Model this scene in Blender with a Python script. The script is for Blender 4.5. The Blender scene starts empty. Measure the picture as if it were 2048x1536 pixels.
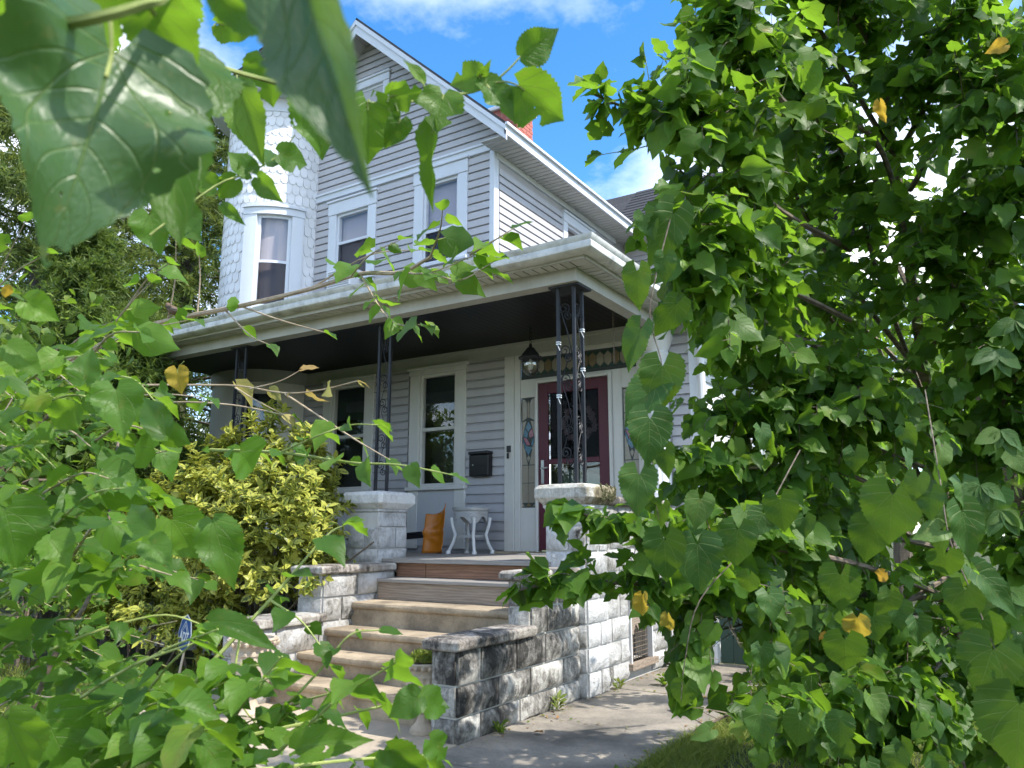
import bpy, math, random
import numpy as np
from mathutils import Vector, Matrix
R = math.radians
random.seed(7); rng = np.random.default_rng(11)
sc = bpy.context.scene
# ------------------------------------------------------------------ camera
F, CX, CY, EYE = 1565.0, 1024.0, 768.0, 1.3
YAW, PITCH = R(32.3), math.atan(298/1565)
cam = bpy.data.cameras.new('camera'); camo = bpy.data.objects.new('camera', cam)
sc.collection.objects.link(camo); sc.camera = camo
camo.location = (0, 0, EYE); camo.rotation_euler = (R(90)+PITCH, 0, YAW)
cam.sensor_width = 36; cam.lens = 36*F/2048; cam.clip_start = .05; cam.clip_end = 2000
cam.dof.use_dof = True; cam.dof.focus_distance = 7.5; cam.dof.aperture_fstop = 9
# ------------------------------------------------------------------ sky and sun
SUN_AZ, SUN_EL = R(4), R(52)          # azimuth measured from +X towards +Y
w = bpy.data.worlds.new('World'); sc.world = w; w.use_nodes = True
nt = w.node_tree; nt.nodes.clear(); N = nt.nodes.new; L = nt.links.new
sky = N('ShaderNodeTexSky'); sky.sky_type = 'NISHITA'; sky.sun_disc = False
sky.sun_elevation = SUN_EL; sky.sun_rotation = R(90)-SUN_AZ; sky.air_density = 1.0; sky.dust_density = .35; sky.ozone_density = 2.2
hs = N('ShaderNodeHueSaturation'); hs.inputs['Saturation'].default_value = 1.32; L(sky.outputs[0], hs.inputs['Color'])
tc = N('ShaderNodeTexCoord'); sep = N('ShaderNodeSeparateXYZ'); L(tc.outputs['Generated'], sep.inputs[0])
def wm(op, a, b=None):
    m = N('ShaderNodeMath'); m.operation = op
    for i, v in enumerate((a, b)):
        if v is None: continue
        if isinstance(v, (int, float)): m.inputs[i].default_value = v
        else: L(v, m.inputs[i])
    return m.outputs[0]
zz = wm('ADD', wm('MAXIMUM', sep.outputs[2], 0.0), .22)
cmb = N('ShaderNodeCombineXYZ'); L(wm('DIVIDE', sep.outputs[0], zz), cmb.inputs[0]); L(wm('DIVIDE', sep.outputs[1], zz), cmb.inputs[1])
cmb.inputs[2].default_value = 9.2
cn = N('ShaderNodeTexNoise'); cn.inputs['Scale'].default_value = 1.35; cn.inputs['Detail'].default_value = 9; cn.inputs['Roughness'].default_value = .56
L(cmb.outputs[0], cn.inputs['Vector'])
cr = N('ShaderNodeValToRGB'); cr.color_ramp.elements[0].position = .42; cr.color_ramp.elements[1].position = .66
L(cn.outputs[0], cr.inputs[0])
mx = N('ShaderNodeMix'); mx.data_type = 'RGBA'; L(cr.outputs[0], mx.inputs[0]); L(hs.outputs[0], mx.inputs[6]); mx.inputs[7].default_value = (7.4, 7.7, 8.1, 1)
bg = N('ShaderNodeBackground'); bg.inputs[1].default_value = .14; L(mx.outputs[2], bg.inputs[0])
wo = N('ShaderNodeOutputWorld'); L(bg.outputs[0], wo.inputs[0])
sun = bpy.data.lights.new('sun', 'SUN'); sun.energy = 3.0; sun.angle = R(.55); sun.color = (1, .95, .86)
so = bpy.data.objects.new('sun', sun); sc.collection.objects.link(so)
sd = Vector((math.cos(SUN_AZ)*math.cos(SUN_EL), math.sin(SUN_AZ)*math.cos(SUN_EL), math.sin(SUN_EL)))
so.rotation_euler = sd.to_track_quat('Z', 'Y').to_euler()
sc.view_settings.view_transform = 'Standard'; sc.view_settings.look = 'None'; sc.view_settings.gamma = 1
sc.view_settings.exposure = 1.33
sc.render.engine = 'CYCLES'; sc.cycles.max_bounces = 5; sc.cycles.diffuse_bounces = 3; sc.cycles.glossy_bounces = 2; sc.cycles.transmission_bounces = 3; sc.cycles.transparent_max_bounces = 8
sc.cycles.use_adaptive_sampling = True; sc.cycles.adaptive_threshold = .025
sc.cycles.use_denoising = True; sc.cycles.sample_clamp_indirect = 6

# ------------------------------------------------------------------ pixel helper (photograph 2048 x 1536 -> a point at a real depth)
fwd = Vector((-math.sin(YAW)*math.cos(PITCH), math.cos(YAW)*math.cos(PITCH), math.sin(PITCH)))
rgt = Vector((math.cos(YAW), math.sin(YAW), 0)); upv = rgt.cross(fwd); CAM = Vector((0, 0, EYE))
def P(px, py, d): return CAM + (fwd + rgt*((px-CX)/F) - upv*((py-CY)/F))*d
def pix(p):
    q = Vector(p)-CAM; z = q.dot(fwd)
    return (CX+F*q.dot(rgt)/z, CY-F*q.dot(upv)/z, z) if z > .05 else (-9999, -9999, z)

# ------------------------------------------------------------------ materials
MATS = {}
class NT:
    def __init__(s, name):
        s.m = bpy.data.materials.new(name); s.m.use_nodes = True; s.t = s.m.node_tree
        s.b = s.t.nodes['Principled BSDF']; s.out = s.t.nodes['Material Output']; MATS[name] = s.m
    def n(s, t, **k):
        o = s.t.nodes.new(t)
        for a, v in k.items(): setattr(o, a, v)
        return o
    def l(s, a, b): s.t.links.new(a, b)
    def math(s, op, a, b=0.0, c=None, clamp=False):
        m = s.n('ShaderNodeMath', operation=op, use_clamp=clamp)
        for i, v in enumerate((a, b, c)):
            if v is None: continue
            if isinstance(v, (int, float)): m.inputs[i].default_value = v
            else: s.l(v, m.inputs[i])
        return m.outputs[0]
    def noise(s, scale, detail=5, rough=.55, vec=None, stretch=None):
        o = s.n('ShaderNodeTexNoise'); o.inputs['Scale'].default_value = scale
        o.inputs['Detail'].default_value = detail; o.inputs['Roughness'].default_value = rough
        if vec is None: vec = s.pos()
        if stretch:
            mp = s.n('ShaderNodeMapping'); mp.inputs['Scale'].default_value = stretch; s.l(vec, mp.inputs[0]); vec = mp.outputs[0]
        s.l(vec, o.inputs['Vector']); return o.outputs['Fac']
    def pos(s):
        if not hasattr(s, 'g'): s.g = s.n('ShaderNodeNewGeometry')
        return s.g.outputs['Position']
    def ramp(s, fac, stops):
        r = s.n('ShaderNodeValToRGB'); e = r.color_ramp.elements
        while len(e) < len(stops): e.new(.5)
        for i, (p, c) in enumerate(stops):
            e[i].position = p; e[i].color = (*c, 1) if len(c) == 3 else c
        s.l(fac, r.inputs[0]); return r.outputs[0]
    def mix(s, f, a, b, mode='MIX'):
        m = s.n('ShaderNodeMix', data_type='RGBA', blend_type=mode)
        if isinstance(f, (int, float)): m.inputs[0].default_value = f
        else: s.l(f, m.inputs[0])
        for i, v in ((6, a), (7, b)):
            if isinstance(v, tuple): m.inputs[i].default_value = (*v, 1)
            else: s.l(v, m.inputs[i])
        return m.outputs[2]
    def bump(s, h, dist=.01, strength=.6):
        b = s.n('ShaderNodeBump'); b.inputs['Distance'].default_value = dist; b.inputs['Strength'].default_value = strength
        s.l(h, b.inputs['Height']); s.l(b.outputs[0], s.b.inputs['Normal']); return b
    def set(s, **k):
        for a, v in k.items():
            i = s.b.inputs[a.replace('_', ' ')]
            if isinstance(v, (int, float)): i.default_value = v
            elif isinstance(v, tuple): i.default_value = (*v, 1)
            else: s.l(v, i)
        return s
def G(c, d): return tuple(max(0, x*d) for x in c)
def painted(name, col, rough=.5, dirt=.25, dirtcol=(.16, .15, .13), scale=3.0, grain=.0):
    m = NT(name); n1 = m.math('ADD', m.math('MULTIPLY', m.noise(scale, 6, .65), .6), m.math('MULTIPLY', m.noise(scale*5, 5, .65, stretch=(1, 1, .12)), .42)); n2 = m.noise(scale*9, 3, .6)
    f = m.math('MULTIPLY', m.ramp(n1, [(.45, (0, 0, 0)), (.75, (1, 1, 1))]), dirt)
    c = m.mix(f, col, dirtcol)
    oi = m.n('ShaderNodeObjectInfo')
    v = m.math('MULTIPLY_ADD', oi.outputs['Random'], .13, .93)
    c = m.mix(1.0, c, m.n('ShaderNodeCombineColor').outputs[0], 'MIX') if False else c
    hsv = m.n('ShaderNodeHueSaturation'); m.l(c, hsv.inputs['Color']); m.l(v, hsv.inputs['Value'])
    m.set(Base_Color=hsv.outputs[0], Roughness=rough); m.bump(n2, .003, .25)
    return m.m
painted('siding', (.48, .47, .49), .5, .3, (.27, .25, .235), 1.6)
painted('trim', (.66, .69, .74), .45, .16, (.4, .38, .34), 2.2)
painted('porch_white', (.5, .49, .455), .5, .45, (.27, .25, .21), 2.0)
painted('porch_trim', (.68, .67, .63), .5, .3, (.36, .33, .28), 2.0)
painted('soffit', (.55, .54, .51), .5, .3, (.35, .31, .26), 2.0)
painted('white_vinyl', (.78, .78, .79), .45, .12, (.45, .44, .42), 1.4)
painted('panel_white', (.56, .56, .57), .5, .2, (.35, .33, .3), 2.0)
painted('white_iron', (.78, .78, .76), .4, .15, (.4, .36, .3), 12.0)
painted('black_iron', (.014, .016, .022), .6, .3, (.05, .045, .04), 14.0)
painted('maroon', (.075, .006, .018), .5, .2, (.07, .01, .02), 5.0)
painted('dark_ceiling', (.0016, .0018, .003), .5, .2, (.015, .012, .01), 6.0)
painted('green_paint', (.022, .06, .048), .5, .35, (.04, .06, .05), 5.0)
painted('red_brick', (.43, .13, .1), .8, .35, (.26, .08, .07), 8.0)
painted('mortar', (.6, .59, .57), .9, .5, (.2, .19, .18), 6.0)
painted('grey_metal', (.35, .35, .36), .4, .2, (.2, .18, .16), 8.0)
painted('blind', (.4, .355, .375), .8, .1, (.4, .3, .3), 2.0)
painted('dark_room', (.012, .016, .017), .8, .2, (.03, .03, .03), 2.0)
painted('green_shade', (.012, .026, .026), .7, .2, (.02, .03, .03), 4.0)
painted('lead', (.03, .04, .04), .5, .2, (.06, .07, .06), 9.0)
painted('cable_tie', (.75, .78, .78), .4, .05)
def gutter_mat():
    m = NT('gutter'); n1 = m.noise(7, 7, .7); n2 = m.noise(2.2, 4, .6, stretch=(1, 1, .25))
    f = m.math('MULTIPLY', m.ramp(n1, [(.42, (0, 0, 0)), (.66, (1, 1, 1))]), m.ramp(n2, [(.35, (0, 0, 0)), (.7, (1, 1, 1))]))
    m.set(Base_Color=m.mix(f, (.62, .62, .6), (.11, .105, .085)), Roughness=.42); m.bump(n1, .003, .3)
gutter_mat()
def block_mat(name, white, amount, grime=(.025, .024, .022), mid=(.3, .29, .27)):
    m = NT(name); p = m.pos(); oi = m.n('ShaderNodeObjectInfo')
    va_ = m.n('ShaderNodeVectorMath', operation='ADD'); sc3 = m.n('ShaderNodeCombineXYZ'); m.l(m.math('MULTIPLY', oi.outputs['Random'], 17.0), sc3.inputs[0]); m.l(p, va_.inputs[0]); m.l(sc3.outputs[0], va_.inputs[1]); pv = va_.outputs[0]
    n1 = m.noise(2.3, 7, .66, pv); n2 = m.noise(13, 8, .72, pv); n3 = m.noise(30, 5, .7, pv, stretch=(1, 1, .22))
    s = m.math('ADD', m.math('MULTIPLY', n1, .85), m.math('MULTIPLY', n2, .38)); s = m.math('ADD', s, m.math('MULTIPLY', n3, .34))
    s = m.math('ADD', s, m.math('MULTIPLY_ADD', oi.outputs['Random'], .12, amount-.06))
    c = m.ramp(s, [(.70, white), (.80, G(white, .72)), (.89, mid), (1.0, grime)])
    m.set(Base_Color=c, Roughness=.85); m.bump(m.math('ADD', n2, m.math('MULTIPLY', n1, .6)), .03, .9)
block_mat('block_clean', (.58, .58, .585), -.035)
block_mat('block_mild', (.56, .555, .55), .02)
block_mat('block_dirty', (.6, .585, .55), .125, (.03, .028, .026), (.2, .19, .175))
block_mat('cap_dirty', (.62, .6, .55), .1, (.05, .045, .04), (.3, .27, .24))
block_mat('cap_clean', (.68, .68, .68), -.08, (.1, .09, .08))
block_mat('cap_moss', (.6, .58, .53), .09, (.045, .04, .025), (.24, .2, .12))
def concrete(name, col, dark, sc1=1.5, spots=.5):
    m = NT(name); n1 = m.noise(sc1, 7, .62); n2 = m.noise(38, 6, .75); n3 = m.noise(140, 2, .5)
    c = m.mix(m.ramp(n1, [(.36, (0, 0, 0)), (.66, (1, 1, 1))]), col, dark)
    c = m.mix(m.math('MULTIPLY', m.ramp(n2, [(.5, (0, 0, 0)), (.72, (1, 1, 1))]), .5), c, G(dark, .7))
    c = m.mix(m.math('MULTIPLY', m.ramp(n3, [(.62, (0, 0, 0)), (.72, (1, 1, 1))]), spots), c, G(col, 1.5))
    m.set(Base_Color=c, Roughness=.9); m.bump(m.math('ADD', n2, m.math('MULTIPLY', n3, .5)), .006, .6)
concrete('walk', (.29, .255, .21), (.085, .078, .068), 1.7, .5)
concrete('landing', (.44, .37, .28), (.3, .25, .19), 1.3, .3)
concrete('step_concrete', (.43, .345, .24), (.17, .135, .095), 2.8, .25)
concrete('urn', (.5, .42, .33), (.33, .27, .2), 6.0, .1)
concrete('soil', (.05, .038, .028), (.025, .02, .015), 9.0, .1)
def wood(name, a, b, axis=(1, 9, 9)):
    m = NT(name); n1 = m.noise(3.2, 6, .6, stretch=axis)
    wv = m.n('ShaderNodeTexWave', wave_type='BANDS', bands_direction='Z'); wv.inputs['Scale'].default_value = 5
    wv.inputs['Distortion'].default_value = 9; wv.inputs['Detail'].default_value = 4; wv.inputs['Detail Scale'].default_value = 1.2
    mp = m.n('ShaderNodeMapping'); mp.inputs['Scale'].default_value = (.35, 1, 2.4); m.l(m.pos(), mp.inputs[0]); m.l(mp.outputs[0], wv.inputs['Vector'])
    f = m.math('ADD', m.math('MULTIPLY', wv.outputs['Fac'], .25), m.math('MULTIPLY', n1, .8))
    m.set(Base_Color=m.ramp(f, [(.25, a), (.8, b)]), Roughness=.75); m.bump(f, .004, .4)
wood('step_wood', (.17, .13, .1), (.33, .27, .215))
wood('step_wood_red', (.15, .075, .045), (.33, .17, .1))
wood('deck_board', (.2, .185, .17), (.31, .29, .27))
wood('bark', (.06, .045, .033), (.2, .155, .115), (6, 6, 1))
wood('twig_tan', (.26, .19, .12), (.46, .37, .26), (8, 8, 8))
wood('twig_green', (.19, .24, .055), (.36, .4, .13), (8, 8, 8))
wood('pine_bark', (.035, .028, .024), (.11, .09, .075), (5, 5, 1))
def shingle_mat():
    m = NT('roof_shingle'); n = m.noise(45, 4, .7); oi = m.n('ShaderNodeObjectInfo'); n2 = m.noise(3, 4, .6)
    br = m.n('ShaderNodeTexBrick'); br.inputs['Scale'].default_value = 1; br.inputs['Brick Width'].default_value = .3; br.inputs['Row Height'].default_value = .13
    br.inputs['Mortar Size'].default_value = .006; br.inputs['Color1'].default_value = (.018, .02, .025, 1); br.inputs['Color2'].default_value = (.042, .044, .052, 1); br.inputs['Mortar'].default_value = (.01, .01, .01, 1)
    uv = m.n('ShaderNodeUVMap'); m.l(uv.outputs[0], br.inputs['Vector'])
    c = m.mix(m.math('MULTIPLY', n, .4), br.outputs[0], (.06, .063, .072)); c = m.mix(m.math('MULTIPLY', n2, .3), c, (.03, .031, .035))
    m.set(Base_Color=c, Roughness=.9); m.bump(m.math('ADD', n, m.math('MULTIPLY', br.outputs['Fac'], -1.0)), .01, .6)
shingle_mat()
def glass(name, refl=.25, tint=(1, 1, 1), ior=1.5):
    m = NT(name); t = m.n('ShaderNodeBsdfTransparent'); t.inputs[0].default_value = (*tint, 1)
    g = m.n('ShaderNodeBsdfGlossy'); g.inputs['Roughness'].default_value = .015
    ge = m.n('ShaderNodeNewGeometry'); dt = m.n('ShaderNodeVectorMath', operation='DOT_PRODUCT'); m.l(ge.outputs['Incoming'], dt.inputs[0]); m.l(ge.outputs['Normal'], dt.inputs[1])
    f0 = ((ior-1)/(ior+1))**2; sch = m.math('MULTIPLY_ADD', m.math('POWER', m.math('SUBTRACT', 1.0, m.math('ABSOLUTE', dt.outputs['Value'])), 5.0), 1-f0, f0)
    nb = m.noise(1.3, 2, .5); bp = m.n('ShaderNodeBump'); bp.inputs['Distance'].default_value = .02; bp.inputs['Strength'].default_value = .15
    m.l(nb, bp.inputs['Height']); m.l(bp.outputs[0], g.inputs['Normal'])
    s = m.n('ShaderNodeMixShader'); m.l(m.math('ADD', sch, refl, clamp=True), s.inputs[0]); m.l(t.outputs[0], s.inputs[1]); m.l(g.outputs[0], s.inputs[2])
    m.l(s.outputs[0], m.out.inputs[0])
glass('glass', .02); glass('insect_screen', .0, (.66, .66, .67), 1.12); glass('lamp_glass', .12, (.85, .87, .88)); glass('screen_glass', .0, (.6, .6, .62), 1.13)
def simple(name, col, rough=.5, metal=0.0, spec=.5, bump=0.0, scale=30):
    m = NT(name); n = m.noise(scale, 4, .6); m.set(Base_Color=m.mix(m.math('MULTIPLY', n, .5), col, G(col, .6)), Roughness=rough, Metallic=metal)
    if bump: m.bump(n, bump, .5)
simple('orange_plastic', (.62, .2, .012), .3, 0, .5, .002, 12)
simple('sign_blue', (.02, .085, .3), .3); simple('sign_white', (.8, .8, .8), .35); simple('pole_grey', (.42, .4, .36), .4, .6)
simple('glass_amber', (.2, .155, .085), .25, bump=.004, scale=22); simple('glass_pale', (.3, .27, .21), .25, bump=.004, scale=22)
simple('glass_blue', (.05, .16, .24), .2); simple('glass_pink', (.3, .1, .15), .2); simple('glass_greenish', (.03, .07, .055), .25)
simple('black_box', (.008, .008, .009), .35); simple('steel', (.5, .5, .5), .3, .9); simple('moss', (.05, .05, .016), .95, bump=.02, scale=60)
simple('petal', (.4, .3, .3), .7); simple('bird_brown', (.13, .08, .045), .8, bump=.004, scale=90); simple('bird_pale', (.33, .26, .19), .8)
simple('dead_leaf', (.24, .12, .04), .8); simple('light_bulb', (.75, .73, .68), .3)
def wicker():
    m = NT('wicker'); wv = m.n('ShaderNodeTexWave', wave_type='BANDS', bands_direction='Z'); wv.inputs['Scale'].default_value = 26
    ch = m.n('ShaderNodeTexChecker'); ch.inputs['Scale'].default_value = 110; m.l(m.pos(), ch.inputs[0]); m.l(m.pos(), wv.inputs['Vector'])
    h = m.math('ADD', wv.outputs['Fac'], m.math('MULTIPLY', ch.outputs['Fac'], .6))
    m.set(Base_Color=m.ramp(h, [(.1, (.36, .36, .36)), (.9, (.82, .82, .8))]), Roughness=.5); m.bump(h, .008, .8)
wicker()
def ground_mat():
    m = NT('ground'); n1 = m.noise(.8, 6, .6); n2 = m.noise(14, 6, .7); n3 = m.noise(60, 4, .7)
    c = m.ramp(m.math('ADD', m.math('MULTIPLY', n1, .6), m.math('MULTIPLY', n2, .5)), [(.3, (.03, .045, .012)), (.55, (.065, .085, .022)), (.8, (.12, .1, .05))])
    c = m.mix(m.math('MULTIPLY', n3, .5), c, (.035, .045, .012)); m.set(Base_Color=c, Roughness=.95); m.bump(m.math('ADD', n2, n3), .05, 1)
ground_mat()
# leaves: uv.x = -1..1 across, uv.y = 0..1 along the midrib; point attribute 'rnd' per leaf
def leaf_mat(name, stops, vein=.5, trans=.4, transcol=(.22, .38, .015), rough=.45, variegate=0.0, veincol=(.26, .36, .09), holes=0.0, blotch=.35, palm=1, spec=.3):
    m = NT(name); uv = m.n('ShaderNodeUVMap'); sp = m.n('ShaderNodeSeparateXYZ'); m.l(uv.outputs[0], sp.inputs[0])
    at = m.n('ShaderNodeAttribute', attribute_name='rnd'); oi = m.n('ShaderNodeObjectInfo')
    r = m.math('FRACT', m.math('ADD', at.outputs['Fac'], oi.outputs['Random']))
    au = m.math('ABSOLUTE', sp.outputs[0]); v = sp.outputs[1]
    # three main ribs fanning from the stalk, then side veins
    x = m.math('MULTIPLY', au, .5); y = m.math('ADD', v, .06); rad = m.math('SQRT', m.math('ADD', m.math('MULTIPLY', x, x), m.math('MULTIPLY', y, y))); ang = m.math('ARCTAN2', x, y)
    vn = None
    for a0, wd in ((0, .011), (.52, .008), (1.05, .007))[:3 if palm else 1]:
        d = m.math('MULTIPLY', m.math('ABSOLUTE', m.math('SINE', m.math('SUBTRACT', ang, a0))), rad)
        e = m.math('SUBTRACT', 1.0, m.math('DIVIDE', d, wd), clamp=True); vn = e if vn is None else m.math('MAXIMUM', vn, e)
    t = m.math('FRACT', m.math('SUBTRACT', m.math('MULTIPLY', v, 7.5), m.math('MULTIPLY', au, 2.4)))
    lat = m.math('SUBTRACT', 1.0, m.math('DIVIDE', m.math('ABSOLUTE', m.math('SUBTRACT', t, .5)), .07), clamp=True)
    net = 0.0
    if holes:
        vo = m.n('ShaderNodeTexVoronoi', feature='DISTANCE_TO_EDGE'); vo.inputs['Scale'].default_value = 13
        mp = m.n('ShaderNodeMapping'); mp.inputs['Scale'].default_value = (.6, 1.3, 1); m.l(uv.outputs[0], mp.inputs[0]); m.l(mp.outputs[0], vo.inputs['Vector'])
        net = m.math('MULTIPLY', vo.outputs['Distance'], 2.6, clamp=True)
    vall = m.math('MAXIMUM', vn, m.math('MULTIPLY', lat, .45))
    n = m.noise(14, 3, .65); n2 = m.noise(60, 3, .7)
    rr = m.math('ADD', m.math('MULTIPLY', r, .93), m.math('MULTIPLY', m.math('SUBTRACT', n, .5), .3))
    c = m.ramp(rr, stops)
    c = m.mix(m.math('MULTIPLY', m.ramp(n2, [(.60, (0, 0, 0)), (.72, (1, 1, 1))]), blotch), c, (.17, .12, .03))
    if variegate:
        e = m.math('ADD', m.math('MULTIPLY', au, .22), m.noise(52, 6, .7)); e = m.math('ADD', e, m.math('MULTIPLY', r, .28))
        c = m.mix(m.ramp(e, [(.63, (0, 0, 0)), (.76, (1, 1, 1))]), c, (.38, .39, .07))
    cv = m.mix(m.math('MULTIPLY', vall, vein), c, veincol)
    h = m.math('ADD', m.math('MULTIPLY', net, .16), m.math('MULTIPLY', n, .12)); h = m.math('SUBTRACT', h, m.math('MULTIPLY', vall, .8))
    m.set(Base_Color=cv, Roughness=m.math('ADD', m.math('MULTIPLY', n2, .2), rough-.1)); m.b.inputs['Specular IOR Level'].default_value = spec
    m.bump(h, .003, .6)
    tr = m.n('ShaderNodeBsdfTranslucent'); hv = m.n('ShaderNodeHueSaturation'); hv.inputs['Value'].default_value = 1.7
    m.l(m.mix(.5, cv, transcol), hv.inputs['Color']); m.l(m.mix(m.math('MULTIPLY', vall, .75), hv.outputs[0], (.05, .1, .01)), tr.inputs[0])
    s = m.n('ShaderNodeMixShader'); s.inputs[0].default_value = trans
    m.l(m.b.outputs[0], s.inputs[1]); m.l(tr.outputs[0], s.inputs[2]); res = s.outputs[0]
    if holes:
        hn = m.noise(26, 3, .55); tp = m.n('ShaderNodeBsdfTransparent'); s2 = m.n('ShaderNodeMixShader')
        m.l(m.math('GREATER_THAN', hn, .70), s2.inputs[0]); m.l(res, s2.inputs[1]); m.l(tp.outputs[0], s2.inputs[2]); res = s2.outputs[0]
    m.l(res, m.out.inputs[0])
gs = [(0, (.024, .072, .01)), (.3, (.042, .108, .013)), (.65, (.07, .155, .017)), (.9, (.11, .205, .022)), (.975, (.16, .185, .03)), (.997, (.36, .24, .03))]
leaf_mat('leaf', gs, .35, .46, rough=.46)
leaf_mat('leaf_hero', [(0, (.035, .092, .012)), (.5, (.055, .13, .015)), (1, (.1, .18, .02))], .45, .42, rough=.45, holes=1)
leaf_mat('leaf_near', [(0, (.03, .075, .025)), (1, (.042, .095, .028))], .35, .22, rough=.4, holes=1, spec=.45)
leaf_mat('leaf_vine', [(0, (.024, .072, .012)), (.6, (.038, .098, .015)), (.94, (.07, .13, .02)), (.995, (.3, .2, .03))], .5, .18, rough=.55)
leaf_mat('leaf_dry', [(0, (.22, .22, .07)), (.5, (.33, .28, .1)), (1, (.26, .15, .05))], .3, .35, (.4, .34, .08), .65, blotch=.7)
leaf_mat('leaf_yellow', [(0, (.2, .19, .03)), (.4, (.38, .26, .03)), (.7, (.33, .18, .03)), (1, (.2, .1, .03))], .2, .35, (.45, .3, .03), .6, blotch=.8)
leaf_mat('leaf_aucuba', [(0, (.025, .055, .01)), (1, (.07, .12, .018))], .1, .25, (.4, .42, .05), .36, variegate=1, palm=0, blotch=0)
leaf_mat('leaf_small', [(0, (.045, .09, .016)), (.6, (.09, .145, .025)), (1, (.16, .2, .03))], .2, .38, palm=0)
leaf_mat('needle', [(0, (.045, .085, .02)), (.5, (.09, .14, .03)), (1, (.16, .21, .045))], 0, .3, (.2, .3, .03), .5, palm=0, blotch=0)
leaf_mat('needle_pine', [(0, (.045, .085, .02)), (.5, (.085, .135, .028)), (1, (.15, .2, .045))], 0, .3, (.25, .28, .05), .5, palm=0, blotch=0)
leaf_mat('grass', [(0, (.075, .12, .022)), (.6, (.15, .2, .036)), (1, (.28, .26, .075))], 0, .35, (.3, .36, .04), .6, palm=0, blotch=0)

# ------------------------------------------------------------------ object helpers
COL = sc.collection
ROOT = {}
def thing(name, label, cat, loc, group=None, kind=None):
    o = bpy.data.objects.new(name, None); COL.objects.link(o); o.location = loc; o.empty_display_size = .2
    o['label'] = label; o['category'] = cat
    if group: o['group'] = group
    if kind: o['kind'] = kind
    ROOT[o.name] = Vector(loc); return o
def rootloc(o): 
    while o.parent: o = o.parent
    return ROOT.get(o.name, Vector((0, 0, 0)))
def tagmesh(o, label=None, cat=None, group=None, kind=None):
    if label: o['label'] = label
    if cat: o['category'] = cat
    if group: o['group'] = group
    if kind: o['kind'] = kind
    return o
def link(name, me, mat, parent=None, kind=None, smooth=False):
    o = bpy.data.objects.new(name, me); COL.objects.link(o)
    if mat and not me.materials: me.materials.append(MATS[mat])
    if parent: o.parent = parent
    if kind: o['kind'] = kind
    return o
class MB:
    def __init__(s): s.v = []; s.f = []; s.uv = None
    def add(s, vs, fs):
        b = len(s.v); s.v += [tuple(p) for p in vs]; s.f += [tuple(i+b for i in q) for q in fs]; return s
    def box(s, x0, x1, y0, y1, z0, z1):
        x0, x1 = min(x0, x1), max(x0, x1); y0, y1 = min(y0, y1), max(y0, y1); z0, z1 = min(z0, z1), max(z0, z1)
        return s.add([(x0, y0, z0), (x1, y0, z0), (x1, y1, z0), (x0, y1, z0), (x0, y0, z1), (x1, y0, z1), (x1, y1, z1), (x0, y1, z1)],
                     [(0, 3, 2, 1), (4, 5, 6, 7), (0, 1, 5, 4), (1, 2, 6, 5), (2, 3, 7, 6), (3, 0, 4, 7)])
    def loft(s, rings, closed=True, cap=True):
        n = len(rings[0]); vs = [p for r in rings for p in r]; fs = []
        for i in range(len(rings)-1):
            for j in range(n if closed else n-1):
                k = (j+1) % n; fs.append((i*n+j, i*n+k, (i+1)*n+k, (i+1)*n+j))
        if cap: fs.append(tuple(range(n-1, -1, -1))); fs.append(tuple((len(rings)-1)*n+j for j in range(n)))
        return s.add(vs, fs)
    def tube(s, pts, rad, n=6, cap=True):
        pts = [Vector(p) for p in pts]; rad = [rad]*len(pts) if isinstance(rad, (int, float)) else rad
        rings = []; prev = None
        for i, p in enumerate(pts):
            t = (pts[min(i+1, len(pts)-1)]-pts[max(i-1, 0)]); t = t.normalized() if t.length > 1e-9 else Vector((0, 0, 1))
            a = prev if prev is not None else (Vector((0, 0, 1)) if abs(t.z) < .9 else Vector((1, 0, 0)))
            a = a - t*a.dot(t); a = a.normalized() if a.length > 1e-6 else t.orthogonal().normalized(); prev = a; b = t.cross(a)
            rings.append([p+(a*math.cos(2*math.pi*k/n)+b*math.sin(2*math.pi*k/n))*rad[i] for k in range(n)])
        return s.loft(rings, True, cap)
    def lathe(s, prof, c, n=20, flute=None):
        rings = []
        for r, z in prof:
            rr = [(r*(1+(flute[1]*math.cos(flute[0]*2*math.pi*k/n) if flute and flute[2] <= z <= flute[3] else 0))) for k in range(n)]
            rings.append([(c[0]+rr[k]*math.cos(2*math.pi*k/n), c[1]+rr[k]*math.sin(2*math.pi*k/n), c[2]+z) for k in range(n)])
        return s.loft(rings)
    def build(s, name, mat, parent=None, kind=None, smooth=False):
        off = rootloc(parent) if parent else Vector((0, 0, 0))
        me = bpy.data.meshes.new(name); me.from_pydata([(x-off.x, y-off.y, z-off.z) for x, y, z in s.v], [], s.f); me.validate()
        if smooth:
            me.polygons.foreach_set('use_smooth', [True]*len(me.polygons))
            me.set_sharp_from_angle(angle=R(42))
        return link(name, me, mat, parent, kind)
def bevel(o, wd=.008, seg=1):
    m = o.modifiers.new('bevel', 'BEVEL'); m.width = wd; m.segments = seg; m.limit_method = 'ANGLE'; return o
def box(name, mat, parent, *b, bev=0, kind=None):
    o = MB().box(*b).build(name, mat, parent, kind); return bevel(o, bev) if bev else o
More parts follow.
